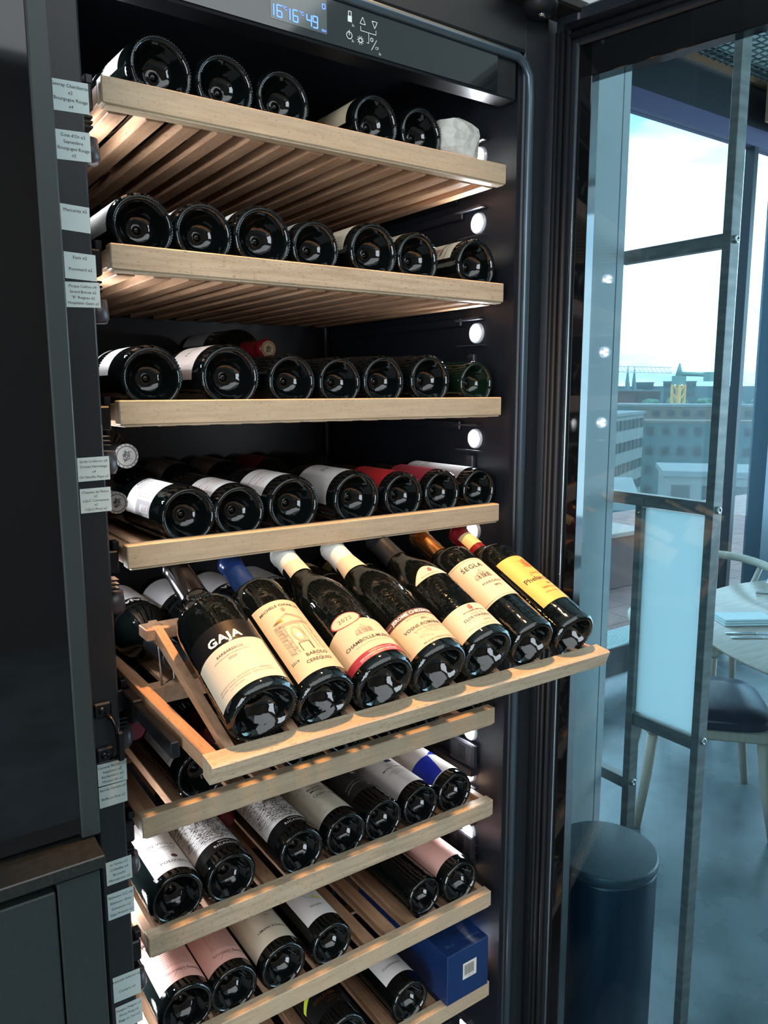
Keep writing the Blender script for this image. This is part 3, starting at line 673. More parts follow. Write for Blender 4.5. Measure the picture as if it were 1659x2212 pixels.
# socket plates and rail brackets
for z in (.248, .083, -.072):
    q = MB(); q.box((.592, .080, z - .018), (.600, .096, z + .016), bracket_m, .0015); q.box((.5908, .084, z - .004), (.5922, .092, z + .010), blackin); q.box((.5908, .085, z - .013), (.5922, .091, z - .008), blackin); P(q.build('socket_plate', cabn))
for z in (-.425, -.5985):
    q = MB(); q.box((.588, .062, z - .022), (.600, .125, z + .022), bracket_m, .0025); q.prism([(.062, z - .022), (.17, z - .022), (.17, z - .030), (.10, z - .040), (.062, z - .034)], 'x', .584, .600, bracket_m)
    q.box((.5865, .083, z - .015), (.5885, .101, z + .013), rubber, .001); q.box((.5858, .088, z - .001), (.5868, .096, z + .009), blackin); q.box((.5858, .089, z - .010), (.5868, .095, z - .005), blackin); P(q.build('bracket_plate', cabn))
for z in (.533, .364, .195, .0294, -.139, -.308, -.4703, -.638, -.8105):
    q = MB(); q.box((-.0195, .012, z - .034), (-.006, .060, z - .006), black_metal, .002); q.box((-.012, .016, z - .006), (-.004, .030, z + .004), black_metal, .001)
    for k in range(3): q.box((-.0195, .010, z - .052 + .005 * k), (-.008, .030, z - .050 + .005 * k), black_metal)
    P(q.build('shelf_bracket', cabn))
    q = MB(); q.lathe([(.0001, 0), (.011, 0), (.013, -.020), (.010, -.026), (.0001, -.026)], mat('bracket_cup', (.06, .05, .055), .35), 24, Matrix.Translation((-.010, .030, z - .058))); P(q.build('bracket_cup', cabn))
# door latch plate on the left frame
q = MB(); 
for z in (-.156, -.2105):
    q.box((-.050, -.0105, z - .009), (-.030, -.006, z + .009), black_metal, .003); q.lathe([(.0001, .002), (.004, .002), (.0045, 0)], black_metal, 16, Matrix.Translation((-.041, -.0105, z)) @ Matrix.Rotation(R_(90), 4, 'X'))
q.tube([(-.036, -.010, -.162), (-.031, -.016, -.168), (-.029, -.021, -.176), (-.027, -.022, -.205), (-.029, -.016, -.214), (-.034, -.010, -.217)], .0026, black_metal, 10); q.box((-.030, -.026, -.216), (-.022, -.017, -.180), black_metal, .002)
P(q.build('door_latch', cabn))
# paper stickers on the left frame
ST = [(-.0345, .5025, .036, .030, ['Gevrey Chambertin', 'x2', 'Bourgogne Rouge', 'x4'], .0046), (-.0345, .4550, .034, .029, ["Cote d'Or x2", 'Septembre', 'Bourgogne Rouge', 'x2'], .0044), (-.0370, .3832, .029, .026, ['Mercurey x2', '', ''], .0046),
 (-.0350, .3350, .032, .027, ['Fixin x2', '', 'Pommard x2', ''], .0046), (-.0340, .3062, .035, .026, ['Picque Caillou x4', 'Grand Branet x2', '"R" Reignac x2', 'Hospitalet Gazin x2'], .0040),
 (-.0340, .1209, .034, .026, ['Syrah Cuilleron x4', 'Crozes Hermitage', 'x4', 'Ch Neufdu Pape x2'], .0039), (-.0338, .0863, .033, .027, ['Chapeau de Melon', 'x2', 'LQLC Carmenere', 'x2', 'LQLC Pinot x2'], .0038),
 (-.0340, -.2355, .033, .027, ['Gemma Barolo x3', 'Gagliasso x2', 'Barbaresco x2', 'Monsordo x2'], .0043), (-.0345, -.2630, .032, .026, ['Barolo Garetti x2', '', 'Boffa La Riva x2', ''], .0042),
 (-.0330, -.3610, .030, .030, ['In Violas x2', 'Colledila x4', 'Brunello', 'Montalcino x2'], .0044), (-.0333, -.4042, .031, .034, ['Bibbiano CC x4', 'Bibbiano Gran', 'Selezione x2', 'Gaja Promis x2'], .0044),
 (-.0320, -.5158, .033, .034, ['Rainoldi Inferno x2', '', 'Cumaro x2', ''], .0044), (-.0315, -.5558, .032, .033, ['Fangos Negre x2', 'Finca Puig x2', 'Baga ao Sol x2', ''], .0044)]
rnd = random.Random(2)
for x, z, wd, hh, lines, sz in ST:
    x += .0012; s = Sheet(lambda u, v, L: (u, -.0063 - .00008 * L, v)); a = rnd.uniform(-.012, .012)
    s.band(x - wd / 2, x + wd / 2, lambda u: z - hh / 2 + a * (u - x) * 4, lambda u: z + hh / 2 + a * (u - x) * 4, stickm, 4, 0)
    n = len(lines)
    for i, L in enumerate(lines):
        if L: s.text(L, x, z + hh * .40 - (i + .35) * hh * .88 / n, sz, ink)
    P(s.build('paper_sticker', cabn))
# hinge bracket and door
q = MB(); q.box((.555, -.052, .745), (.690, -.004, TOPZ + .006), mat('hinge_metal', (.03, .026, .024), .3, .5), .003); q.lathe([(.0001, -.012), (.018, -.012), (.024, -.006), (.026, 0)], rubber, 28, Matrix.Translation((.612, -.028, .745))); q.lathe([(.0001, -.004), (.005, -.004), (.006, 0)], chrome, 16, Matrix.Translation((.614, -.03, .734)))
P(q.build('hinge_bracket', cabn))
DA = R_(13)
dm = Matrix.Translation((.662, -.012, 0)) @ Matrix.Rotation(-R_(90) + DA, 4, 'Z')   # door local +x runs from hinge to handle, +y to the outside
dr = bpy.data.objects.new('door', None); C.objects.link(dr); dr.parent = cabn; dr.matrix_basis = Matrix.Translation((-0.3, -0.28, -FZ)) @ dm
q = MB(); DW = .66; DT, DB = .752, FZ + .06; gz0, gz1 = -1.15, .655
dfm = mat('door_frame_paint', (.014, .018, .024), .3)
q.box((0, .0, DB), (.038, .045, DT), dfm, .003); q.box((DW - .04, .0, DB), (DW, .045, DT), dfm, .003); q.box((.038, .0, .70), (DW - .04, .045, DT), dfm, .003); q.box((.038, .0, DB), (DW - .04, .045, gz0 - .02), dfm, .003)
q.build('door_frame', dr)
q = MB(); q.box((.038, .006, DB + .1), (.058, .030, .70), gloss_black, .001); q.box((.038, .006, gz1), (DW - .04, .030, .70), gloss_black, .001); q.box((DW - .06, .006, DB + .1), (DW - .04, .030, gz1), gloss_black, .001)
q.build('glass_border', dr)
q = MB()
for x in (.008, .016, .026): q.tube([(x, -.006, DB + .04), (x, -.006, DT - .03)], .0042, rubber, 10)
q.tube([(.02, -.006, .725), (DW - .03, -.006, .725)], .006, rubber, 10); q.tube([(.02, -.006, .712), (DW - .03, -.006, .712)], .004, rubber, 10)
q.build('gasket', dr)
q = MB(); q.tube([(.0365, .001, DB + .04), (.0365, .001, .70)], .0016, mat('bright_bead', (.5, .65, .72), .2, .9), 8); q.build('edge_bead', dr)
dg = bpy.data.materials.new('door_glass'); dg.use_nodes = True; arch_glass(dg, (.66, .82, .88), 1.40)
q = MB(); q.box((.050, .020, gz0 - .02), (DW - .05, .024, gz1 + .01), dg); q.build('glass_pane', dr)

# ------------------------------------------------------------------ neighbours on the left
t = thing('tall_glass_cabinet', 'tall black glass-fronted cabinet with grey-green stile standing on the counter at left', 'cabinet', (-.5, .2, -.262))
q = MB(); q.box((.4130, -.285, .001), (.4320, -.24, 2.2), stile_m, .0015); q.build('front_frame', t)
q = MB(); q.box((-.6, -.281, .006), (.4130, -.270, 2.2), gloss_black); q.build('glass_front', t)
q = MB(); q.box((-.6, -.25, .001), (.4315, .35, 2.2), basecab); q.build('body', t)
tag(box('countertop', (-1.2, -.125, -.276), (-.0742, .60, -.262), noise_mat('counter_laminate', (.012, .013, .012), (.017, .017, .015), (1, 1, 1), 200, rough=.22), None, .0012), 'dark countertop with thin copper-lit edge over the base cabinet', 'countertop')
t = thing('base_cabinet', 'low matt green-black base cabinet under the countertop at left', 'cabinet', (-.6, .2, FZ)); BH = -.2765 - FZ
q = MB(); q.box((-.6, -.30, .0), (.5215, .40, BH), basecab); q.build('body', t)
q = MB(); q.box((-.6, -.3165, BH - .47), (.4780, -.301, BH - .013), basecab, .0015); q.build('door', t)
q = MB(); q.box((-.6, -.3165, .1), (.4780, -.301, BH - .474), basecab, .0015); q.build('drawer_front', t)
q = MB(); q.box((.4800, -.3165, .05), (.5215, -.301, BH - .006), basecab, .0015); q.build('side_stile', t)

# ------------------------------------------------------------------ shelves
ZS = {1: .533, 2: .364, 3: .195, 4: .0294, 5: -.139, 6: -.308, 7: -.4703, 8: -.638, 9: -.8105, 10: -.98}
ROWN = {1: 'topmost', 2: 'second', 3: 'third', 4: 'fourth', 6: 'first full', 7: 'second full', 8: 'third full', 9: 'fourth full', 10: 'lowest'}
def deck(q, z, y0, y1, x0=.0, x1=.58):
    pitch = (x1 - x0) / 14
    for k in range(14):
        xc = x0 + pitch * (k + .5); q.box((xc - .0105, y0, z - .031), (xc + .0105, y1, z - .014), slatw, .001)
def rails(t, z, dy=0.):
    q = MB(); q.box((.0, .018 + dy, z - .024), (.014, .50 + dy, z - .004), slatw, .001); q.build('side_rail', t)
    q = MB(); q.box((.566, .018 + dy, z - .024), (.580, .50 + dy, z - .004), slatw, .001); q.build('side_rail', t)
def shelf(i, label):
    z = ZS[i]; t = thing('wine_shelf', label, 'shelf', (.29, .26, z - .02), 'beech shelves of the wine cabinet')
    off = (-.29, -.26, -(z - .02))
    n0 = len(bpy.data.objects)
    q = MB(); m = beech2 if i in (2, 7) else beech
    q.box((.0, .0, z - .0275), (.58, .018, z), m, .0012); q.box((.004, .002, z - .0295), (.576, .016, z - .0275), m); parts = [q.build('front_bar', t)]
    q = MB(); deck(q, z, .018, .52); q.box((.0, .30, z - .016), (.58, .325, z - .010), slatw); parts.append(q.build('slat_deck', t))
    q = MB(); q.box((.0, .505, z - .014), (.58, .527, z - .002), slatw, .001); parts.append(q.build('rear_bar', t))
    q = MB(); q.box((.0, .018, z - .024), (.012, .50, z - .004), slatw, .001); parts.append(q.build('side_rail', t))
    q = MB(); q.box((.568, .018, z - .024), (.580, .50, z - .004), slatw, .001); parts.append(q.build('side_rail', t))
    for p in parts: p.location = off
    return t
shelf(1, 'topmost beech shelf with slats seen from below, holding five bottles and a paper-wrapped one')
shelf(2, 'second beech shelf from the top, seven bottle bases above its speckled front')
shelf(3, 'third beech shelf from the top, level with the eye')
shelf(4, 'fourth beech shelf from the top, directly above the tilted display bottles')
shelf(6, 'plain beech shelf directly under the pulled-out display shelf')
shelf(7, 'beech shelf holding the black-and-white engraved labels, second below the display shelf')
shelf(8, 'beech shelf holding the pink labels, third below the display shelf')
shelf(9, 'lowest visible beech shelf with the blue box on its right end')

# display shelf (pulled out) with its cradle
dz = ZS[5]; t5 = thing('display_shelf', 'pulled-out beech display shelf with tilted cradle for seven standing labels', 'shelf', (.29, .1, dz - .03)); off5 = (-.29, -.1, -(dz - .03))
def P5(o): o.location = off5; return o
q = MB(); q.prism([(-.2355, dz - .005), (-.2335, dz - .003), (-.212, dz), (-.212, dz - .022), (-.228, dz - .0245)], 'x', .0, .566, beech2); P5(q.build('front_bar', t5))
for xa in (.004, .552):
    q = MB(); q.box((xa, -.212, dz - .022), (xa + .014, .30, dz - .004), slatw, .001); P5(q.build('side_rail', t5))
q = MB()
for k in range(14):
    xc = .0207 + .0414 * k; q.box((xc - .0115, .02, dz - .028), (xc + .0115, .30, dz - .020), slatw, .001)
P5(q.build('slat_deck', t5)); q = MB(); q.box((.014, .0, dz - .030), (.556, .020, dz - .008), slatw, .001); P5(q.build('cross_bar', t5))
tana = math.tan(R_(23))
for k in range(8):
    xc = .031 + .0715 * k; q = MB()
    q.prism([(-.212, dz - .016), (-.212, dz - .006), (-.01, dz + .064), (.02, dz + .070), (.02, dz + .050), (-.02, dz + .046)], 'x', xc - .005, xc + .005, slatw); P5(q.build('cradle_rib', t5))
q = MB(); q.box((.016, -.004, dz + .052), (.545, .026, dz + .066), slatw, .001); P5(q.build('neck_rest', t5))
for xc in (.034, .53):
    q = MB(); q.tube([(xc, .004, dz - .008), (xc - .002, .006, dz + .044), (xc + .004, .006, dz + .056), (xc + .012, .010, dz + .054), (xc + .020, .016, dz - .006), (xc + .012, .014, dz - .009), (xc, .004, dz - .009)], .0017, chrome, 8); P5(q.build('wire_stay', t5))
for xa in (-.010, .570):
    q = MB(); q.box((xa, -.15, dz - .028), (xa + .010, .10, dz - .010), black_metal, .0015); q.box((xa - .002, -.03, dz - .034), (xa + .010, .16, dz - .006), black_metal, .0015); q.box((xa, .05, dz - .032), (xa + .006, .40, dz - .002), black_metal, .001); P5(q.build('slide_rail', t5))

# ------------------------------------------------------------------ bottles
F = (0, 1, 0)
LY = lambda row, x, R, y=.020: (x, y, ZS[row] - .0135 + R)
HB = .275
def lay(row, x, R, kind, label, design=None, cap='black', roll=0., y=.020, yaw=0., glass=None, H=HB, group=None):
    return bottle(LY(row, x, R, y), (math.sin(R_(yaw)), math.cos(R_(yaw)), 0), kind, R, H, label, design, cap, R_(roll), group, glass)
bu, bo = 'burgundy', 'bordeaux'
# display row
DA_ = (0, math.cos(R_(23.3)), math.sin(R_(23.3)))
DISP = [(.0660, -.213, -.1135, .0392, 'albeisa', d_gaja, 'aubergine', .72, 'bottle with black band and big white capitals, leftmost on the tilted display'),
 (.1370, -.213, -.1185, .0362, bo, d_tower, 'blue', .755, 'bottle with dark blue capsule and stone tower drawing on the display'),
 (.2100, -.217, -.1150, .0385, bu, d_chambolle, 'white', .85, 'bottle with red-rimmed oval vintage medallion and red base stripe on the display'),
 (.2860, -.219, -.1150, .0385, bu, d_vosne, 'white', .82, 'bottle with dark brown name strip over its cream label and white capsule'),
 (.3600, -.219, -.1110, .0375, bu, d_clos, 'black', .76, 'bottle with half-round shoulder label and black capsule on the display'),
 (.4410, -.213, -.1155, .0362, bo, d_segla, 'copper', .765, 'bottle with copper capsule and small castle drawing on the display'),
 (.5190, -.213, -.1205, .0362, bo, d_yellow, 'red', .765, 'bottle with deep yellow label, rightmost on the tilted display')]
for x, y, z, R, kind, de, cap, c0, lab in DISP:
    bottle((x, y, z), DA_, kind, R, .268, lab, de, cap, 0, 'labelled bottles on the tilted display', glass_m, c0)
G = {1: 'bottles lying on the topmost shelf', 2: 'bottles lying on the second shelf', 3: 'bottles lying on the third shelf', 4: 'bottles lying on the fourth shelf', 6: 'bottles on the shelf under the display', 7: 'bottles on the engraved-label shelf', 8: 'bottles on the pink-label shelf', 9: 'bottles on the lowest visible shelf'}
wl = d_small(paper, .018, .10, '', hw=.052); cl = d_small(cream2, .018, .12, '', hw=.055)
lay(1, .073, .0390, bu, 'leftmost dark bottle base on the topmost shelf with a white label edge', d_small(paper, .03, .13, '', hw=.060), group=G[1], yaw=-4)
lay(1, .1493, .0378, bu, 'second bottle base from left on the topmost shelf', wl, group=G[1], roll=180)
lay(1, .2252, .0370, bo, 'third bottle base on the topmost shelf, left of the empty gap', wl, group=G[1], roll=180)
lay(1, .3626, .0370, bo, 'bottle right of the gap on the topmost shelf, pale label on its side', d_small(cream, .018, .12, '', hw=.060), group=G[1])
lay(1, .4386, .0362, bo, 'bottle next to the paper-wrapped one on the topmost shelf', wl, group=G[1], roll=180)
lay(2, .0435, .0378, bu, 'leftmost bottle base on the second shelf with brightly lit white label', d_small(paper, .012, .12, '', hw=.066), group=G[2])
lay(2, .1160, .0375, bu, 'second bottle base from left on the second shelf', d_small(paper, .03, .12, '', hw=.056), group=G[2])
lay(2, .1930, .0405, bu, 'large third bottle base from left on the second shelf', d_small(paper, .03, .12, '', hw=.060), group=G[2])
lay(2, .2675, .0362, bo, 'fourth bottle base on the second shelf, in its middle', wl, group=G[2])
lay(2, .3580, .0400, bu, 'fifth bottle on the second shelf with cream label visible at left', d_small(cream2, .016, .12, '', hw=.060), group=G[2])
lay(2, .4335, .0378, bo, 'sixth bottle on the second shelf, between two labelled ones', d_small(cream2, .016, .12, '', hw=.056), group=G[2])
lay(2, .5430, .0388, bu, 'rightmost bottle on the second shelf with month name and figure on label', d_septembre, group=G[2])
lay(3, .0457, .0385, bu, 'leftmost large base on the third shelf with pale label above', d_small(paper, .045, .13, '', hw=.050), group=G[3], roll=-10)
lay(3, .1437, .0405, bu, 'large bottle on the third shelf under the stacked one, pale pinkish label', d_small(mat('paper_blush', (.72, .60, .54), .55), .026, .11, 'Hospitalet', .010, .058), group=G[3], roll=-12)
lay(3, .2290, .0355, bo, 'small bottle base with slanted seam mark, third on the third shelf', None, group=G[3])
lay(3, .3020, .0345, bo, 'fourth bottle base on the third shelf, no label in sight', None, group=G[3])
lay(3, .3740, .0362, bo, 'fifth bottle base on the third shelf with ring punt', d_small(blackp, .03, .12, 'Branet', .012, .05, inkg), group=G[3])
lay(3, .4570, .0378, bo, 'sixth bottle base on the third shelf with thin white script label', d_small(blackp, .03, .12, 'R', .012, .05, inkw, -.015), group=G[3])
lay(3, .5470, .0340, bo, 'rightmost bottle on the third shelf with green glint on the rim', None, group=G[3], glass=glass_g)
lay(4, .0830, .0375, bu, 'leftmost bottle on the fourth shelf with barcode back label', d_barcode, group=G[4], yaw=-3)
lay(4, .1500, .0362, bo, 'second bottle on the fourth shelf, white label with red capitals', d_house, group=G[4], roll=-6)
lay(4, .2280, .0392, bu, 'third bottle on the fourth shelf, same red-lettered white label, larger base', d_house, group=G[4], roll=-4)
lay(4, .3275, .0392, bu, 'middle bottle on the fourth shelf with plain grey-white label and large initials', d_small(mat('paper_stone', (.50, .48, .46), .55), .020, .112, 'ST', .013, .062), group=G[4], roll=-10)
lay(4, .4090, .0360, bo, 'bottle with bright red label on the fourth shelf', d_small(redp, .018, .108, '', .010, .045, ink, 0, ink), group=G[4])
lay(4, .4820, .0355, bo, 'bottle with crimson framed label on the fourth shelf', d_small(redp2, .018, .108, '', .010, .045, ink, 0, ink), group=G[4])
lay(4, .5560, .0345, bo, 'rightmost bottle on the fourth shelf with grey striped label', d_small(greyp, .022, .165, '', .010, .034, ink, 0, inkw), group=G[4])
lay(6, .0850, .0355, bo, 'leftmost bottle on the shelf under the display with narrow white strip label', d_tag, group=G[6], roll=-42)
for x, lab in ((.232, 'bottle base half hidden behind the display front, under its second bottle'), (.3070, 'bottle base half hidden behind the display front, under its third bottle'), (.3820, 'bottle base under the middle of the display front'), (.4530, 'bottle base under the display front, second from the right end'), (.5500, 'bottle base at the right end of the shelf under the display')):
    lay(6, x, .0355, bo, lab, wl, group=G[6], roll=180)
lay(7, .0460, .0372, bo, 'white-labelled bottle with star emblem, leftmost on the second shelf below the display', d_violas, group=G[7])
lay(7, .1210, .0372, bo, 'left of the two bottles with engraved hillside labels', d_engrave(21), group=G[7])
lay(7, .2290, .0362, bo, 'right of the two bottles with engraved hillside labels', d_engrave(21), group=G[7])
lay(7, .3040, .0355, bo, 'bottle with buff scrollwork label and script lettering', d_brunello, group=G[7])
lay(7, .3715, .0355, bo, 'bottle with charcoal label and thin arched lettering', d_blackchianti, group=G[7])
lay(7, .4440, .0355, bo, 'bottle with white and grey label beside the blue-patterned one', d_montornello, group=G[7])
lay(7, .5140, .0358, bo, 'bottle with royal blue and white triangle label', d_bluewhite, group=G[7])
lay(8, .0520, .0385, bo, 'leftmost bottle with salmon pink script label, partly hidden by the frame', d_pink(5), group=G[8])
lay(8, .1190, .0362, bo, 'second bottle with salmon pink script label, right of the other', d_pink(5, False), group=G[8])
lay(8, .1960, .0365, bo, 'bottle with tall ivory label and wide black capitals', d_cumaro, group=G[8])
lay(8, .2770, .0350, bo, 'bottle with white label and small yellow flower drawing', d_vinya, group=G[8])
lay(8, .4600, .0335, bo, 'slim dark bottle with rounded white and rose label high on its body', d_priore, group=G[8], y=.030)
lay(8, .5290, .0378, bo, 'bottle with plain pink label at the right end of its shelf', d_baga, group=G[8])
lay(9, .3000, .0375, bo, 'bottle with black and gold label at the bottom edge of the view', d_golden, group=G[9])
lay(9, .4240, .0365, bo, 'bottle with white label beside the blue box', d_contin, group=G[9])
# rear rows: bases to the back wall, necks forward
CAPD = []
def rear(row, x, R, kind, label, design, cap, zz=None, y=.515, roll=0., group=None, ang=0., cap0=.75):
    z = (ZS[row] - .0135 + R) if zz is None else zz
    return bottle((x, y, z), (math.sin(R_(ang)), -math.cos(R_(ang)), 0), kind, R, HB, label, design, cap, R_(roll), group, None, cap0)
for x, m, wd, lab in ((.118, greyp, '', 'leftmost of the dim bottles at the back of the fourth shelf'), (.195, greyp, 'ERRE', 'second dim bottle at the back of the fourth shelf, grey lettered label'), (.275, greyp, '', 'third dim bottle at the back of the fourth shelf, plain grey label'), (.362, redp2, '', 'dim bottle with dark red label at the back of the fourth shelf'), (.450, blackp, 'L', 'rightmost dim bottle at the back of the fourth shelf, black label')):
    rear(4, x, .0362, bo, lab, d_small(m, .06, .16, wd, .012, .05, ink if m != blackp else inkg), 'black', group='rear bottles of the fourth shelf')
CAPD.append(((rear(4, .030, .034, bo, 'bottle lying on the others with silver-rimmed capsule pointing forward', None, 'black', zz=.123, y=.395, ang=2, group='rear bottles of the fourth shelf', cap0=.75), .040), CAPS['silver']))
CAPD.append(((rear(4, .012, .030, bo, 'bottle at far left of the fourth shelf showing only its capsule end', None, 'black', zz=.070, y=.35, ang=0, group='rear bottles of the fourth shelf', cap0=.75), .034), CAPS['silver']))
CAPD.append(((rear(3, .285, .0365, bo, 'bottle stacked on the third shelf row at the back with deep red capsule facing out', d_small(greyp, .03, .115, 'REIGNAC', .010, .055, ink), 'red', zz=.270, y=.505, roll=-15, ang=3), .032), mat('foil_old_gold', (.5, .36, .2), .35, .5)))
def d_gajarear(t, fn, R, H, f):
    s = Sheet(fn); s.band(-.052, .052, .115, .150, blackp, lift=0); s.band(-.052, .052, .03, .115, mat('paper_dim', (.66, .65, .66), .55), lift=0); s.text('GAJA', 0, .128, .0135, inkw, .035, 1.12)
    smalltext(s, 0, .1, .04, 2, inkg, 3); s.build('label', t)
for x, y, lab in ((.050, .276, 'rear bottle with black-banded label, leftmost behind the display'), (.122, .274, 'rear bottle with black-banded label, second behind the display'), (.192, .278, 'rear bottle with black-banded label behind the blue capsule'), (.262, .276, 'rear bottle with black-banded label behind the white capsule')):
    rear(5, x, .0385, 'albeisa', lab, d_gajarear, 'black', y=y, group='black-banded rear bottles behind the display')
for x, y, lab in ((.345, .262, 'rear bottle with straw yellow label, left of its pair'), (.430, .285, 'rear bottle with straw yellow label, right of its pair')):
    rear(5, x, .0385, bu, lab, d_small(paleyellow, .045, .135, 'Langhe', .016, .056), 'black', y=y, group='straw-yellow rear bottles behind the display')
rear(6, .0155, .0300, bo, 'bottle at far left under the display showing a crimson capsule end', None, 'pink', zz=-.222, y=.335, group='rear bottles of the lower shelves', cap0=.8)
rear(6, .0550, .0330, bo, 'bottle seen through the display slats with dull red capsule', None, 'pink', zz=-.285, y=.50, group='rear bottles of the lower shelves', cap0=.8)
rear(6, .140, .0345, bo, 'rear bottle with red capsule between slats, right of the strip-label bottle', None, 'red', y=.40, group='rear bottles of the lower shelves')
rear(7, .175, .0345, bo, 'rear bottle with red capsule between the two engraved labels', None, 'red', y=.44, group='rear bottles of the lower shelves')

def cap_disc(t, H, R, mt_, words=True):
    f = Sheet(lambda u, v, L: (u, v, H + .0013 + .00015 * L)); r = R * .385 * 1.02
    f.ell(0, 0, r, r, mt_, 0, 24); f.loop(0, 0, r * .80, r * .80, r * .07, ink, 24); crest(f, 0, 0, r * .45, ink)
    for k in range(16):
        a = k * PI / 8; f.line([(r * .88 * math.cos(a), r * .88 * math.sin(a)), (r * .96 * math.cos(a + .1), r * .96 * math.sin(a + .1))], r * .06, ink)
    f.build('capsule_disc', t)
for t_, mm in CAPD: cap_disc(t_[0], HB, t_[1], mm)

# paper wrapped bottle end on the top shelf
t = thing('paper_wrapped_bottle', 'bottle wrapped in crumpled white tissue paper at the right end of the topmost shelf', 'wrapped bottle', (.510, .02, ZS[1] + .024))
import bmesh
b = bmesh.new(); bmesh.ops.create_icosphere(b, subdivisions=3, radius=1.); rnd = random.Random(9)
from mathutils import noise as mn
for v in b.verts:
    p = v.co.copy(); cr_ = mn.voronoi(p * 1.7 + Vector((3, 1, 2)))[0]; k = 1 - .22 * min(1, (cr_[1] - cr_[0]) * 1.2) + rnd.uniform(-.045, .045)
    e = 1.0 / max(.62, (abs(p.x) ** 3 + abs(p.y) ** 3 + abs(p.z) ** 3) ** (1 / 3)); rr = .0335 * k * e
    v.co = Vector((p.x * rr * 1.12, p.y * rr * (1.0 if p.y < 0 else 3.2) + .020, p.z * rr * 1.08))
me = bpy.data.meshes.new('tissue_paper'); b.to_mesh(me); b.free()
tp = noise_mat('tissue', (.52, .50, .45), (.66, .64, .58), (1, 1, 1), 90, .35, .65, .7, .6); me.materials.append(tp); obj('tissue_paper', me, t)

# blue box
bx = thing('blue_gift_box', 'royal blue cardboard box with white barcode sticker, standing on the lowest visible shelf', 'box', (.5285, .11, -.8104))
bb = mat('blue_card', (.008, .030, .115), .32)
q = MB(); q.box((-.0455, -.112, .0), (.0455, .16, .091), bb, .001); q.build('carton', bx)
s = Sheet(lambda u, v, L: (u, -.1123 - .0001 * L, v)); s.band(-.012, .018, .034, .064, paper, 2, 0)
for k in range(18): s.line([(-.008 + .0012 * k, .041), (-.008 + .0012 * k, .060)], .0004 + .0005 * ((k * 7) % 3 == 0), ink)
s.text('7 350012 34', .004, .0375, .003, ink); s.build('barcode_sticker', bx, 'white barcode sticker')
s = Sheet(lambda u, v, L: (u, v, .0912 + .0001 * L)); s.text('Lys', .002, -.072, .013, gold); s.line([(.014, -.072), (.024, -.070)], .0008, gold); s.text('70 cl', -.026, -.094, .009, mat('ink_silverblue', (.2, .28, .45), .4, .5)); s.text('1,0 40 % vol', .020, -.094, .007, mat('ink_silverblue', (0, 0, 0)))
s.build('foil_print', bx)

# ------------------------------------------------------------------ warm ceiling spotlight above the shelves
t = thing('ceiling_spotlight', 'small black ceiling spotlight over the open cabinet', 'lamp', (.30, -.13, CZ + .08))
q = MB(); q.lathe([(.0001, 0), (.04, 0), (.04, -.09), (.034, -.09), (.030, -.05), (.0001, -.05)], black_metal, 32); q.build('housing', t)
d = bpy.data.lights.new('warm_spot', 'SPOT'); d.energy = WARM_W; d.color = (1., .50, .18); d.spot_size = R_(26); d.spot_blend = .5; d.shadow_soft_size = .05
o = bpy.data.objects.new('warm_spot', d); C.objects.link(o); o.parent = t; o.location = (0, 0, -.10); 

# ------------------------------------------------------------------ partition, bin, furniture behind the glass door
steel = noise_mat('raw_steel', (.16, .15, .14), (.26, .24, .22), (1, 1, 4), 14, .35, .65, .38, .1, metal=.45)
t = thing('steel_partition', 'raw steel tube partition with frosted infill panel standing beside the bin', 'partition', (1.26, .14, FZ))
def post(y, z1, lab='post'):
    q = MB(); q.box((-.010, y - .14, 0), (.022, y + .019 - .14, z1 - FZ), steel, .001); return q.build(lab, t)
post(.053, CZ); post(.232, -.045)
def bar(ya, yb, z, h=.028):
    q = MB(); q.box((-.006, ya - .14, z - FZ - h), (.018, yb - .14, z - FZ), steel, .001); q.build('cross_bar', t)
bar(.072, .33, .5215); bar(.072, .33, -.034); bar(.072, .232, -.570, .03); bar(.251, .34, -.745)
fr = mat('frosted_infill', (.78, .86, .86), .4)
_n = fr.node_tree; _t = _n.nodes.new('ShaderNodeBsdfTranslucent'); _t.inputs[0].default_value = (.86, .93, .93, 1); _m = _n.nodes.new('ShaderNodeMixShader'); _m.inputs[0].default_value = .72
_o = [x for x in _n.nodes if x.type == 'OUTPUT_MATERIAL'][0]; _n.links.new(_n.nodes['Principled BSDF'].outputs[0], _m.inputs[1]); _n.links.new(_t.outputs[0], _m.inputs[2]); _n.links.new(_m.outputs[0], _o.inputs[0])
q = MB(); q.box((.004, .072 - .14, -.567 - FZ), (.009, .232 - .14, -.066 - FZ), fr); q.build('infill_panel', t)
for y, z in ((.053, .508), (.053, -.050), (.053, -.575), (.232, -.752)):
    q = MB(); mt = Matrix.Translation((.006, y - .14, z - FZ)) @ Matrix.Rotation(R_(90), 4, 'X')
    q.lathe([(.0001, .004), (.0035, .004), (.004, .006), (.0075, .006), (.0085, .003), (.0085, 0)], mat('zinc_bolt', (.55, .55, .52), .3, 1.), 20, mt); q.build('bolt', t)
t = thing('pedal_bin', 'round dark navy waste bin with textured lid behind the open glass door', 'bin', (.985, .085, FZ))
navy = mat('bin_navy', (.012, .022, .038), .35); H_ = -.752 - FZ
q = MB(); q.lathe([(.0001, .004), (.100, .004), (.103, .012), (.105, H_ - .03), (.105, H_ - .022), (.0001, H_ - .022)], navy, 72); q.build('bin_body', t)
lidm = noise_mat('bin_lid', (.035, .05, .058), (.045, .06, .07), (1, 1, 1), 420, .4, .6, .33, .8, 2)
q = MB(); q.lathe([(.106, H_ - .020), (.108, H_ - .014), (.108, H_ - .004), (.106, H_), (.103, H_ + .001), (.0001, H_ + .001)], lidm, 72); q.build('lid', t)

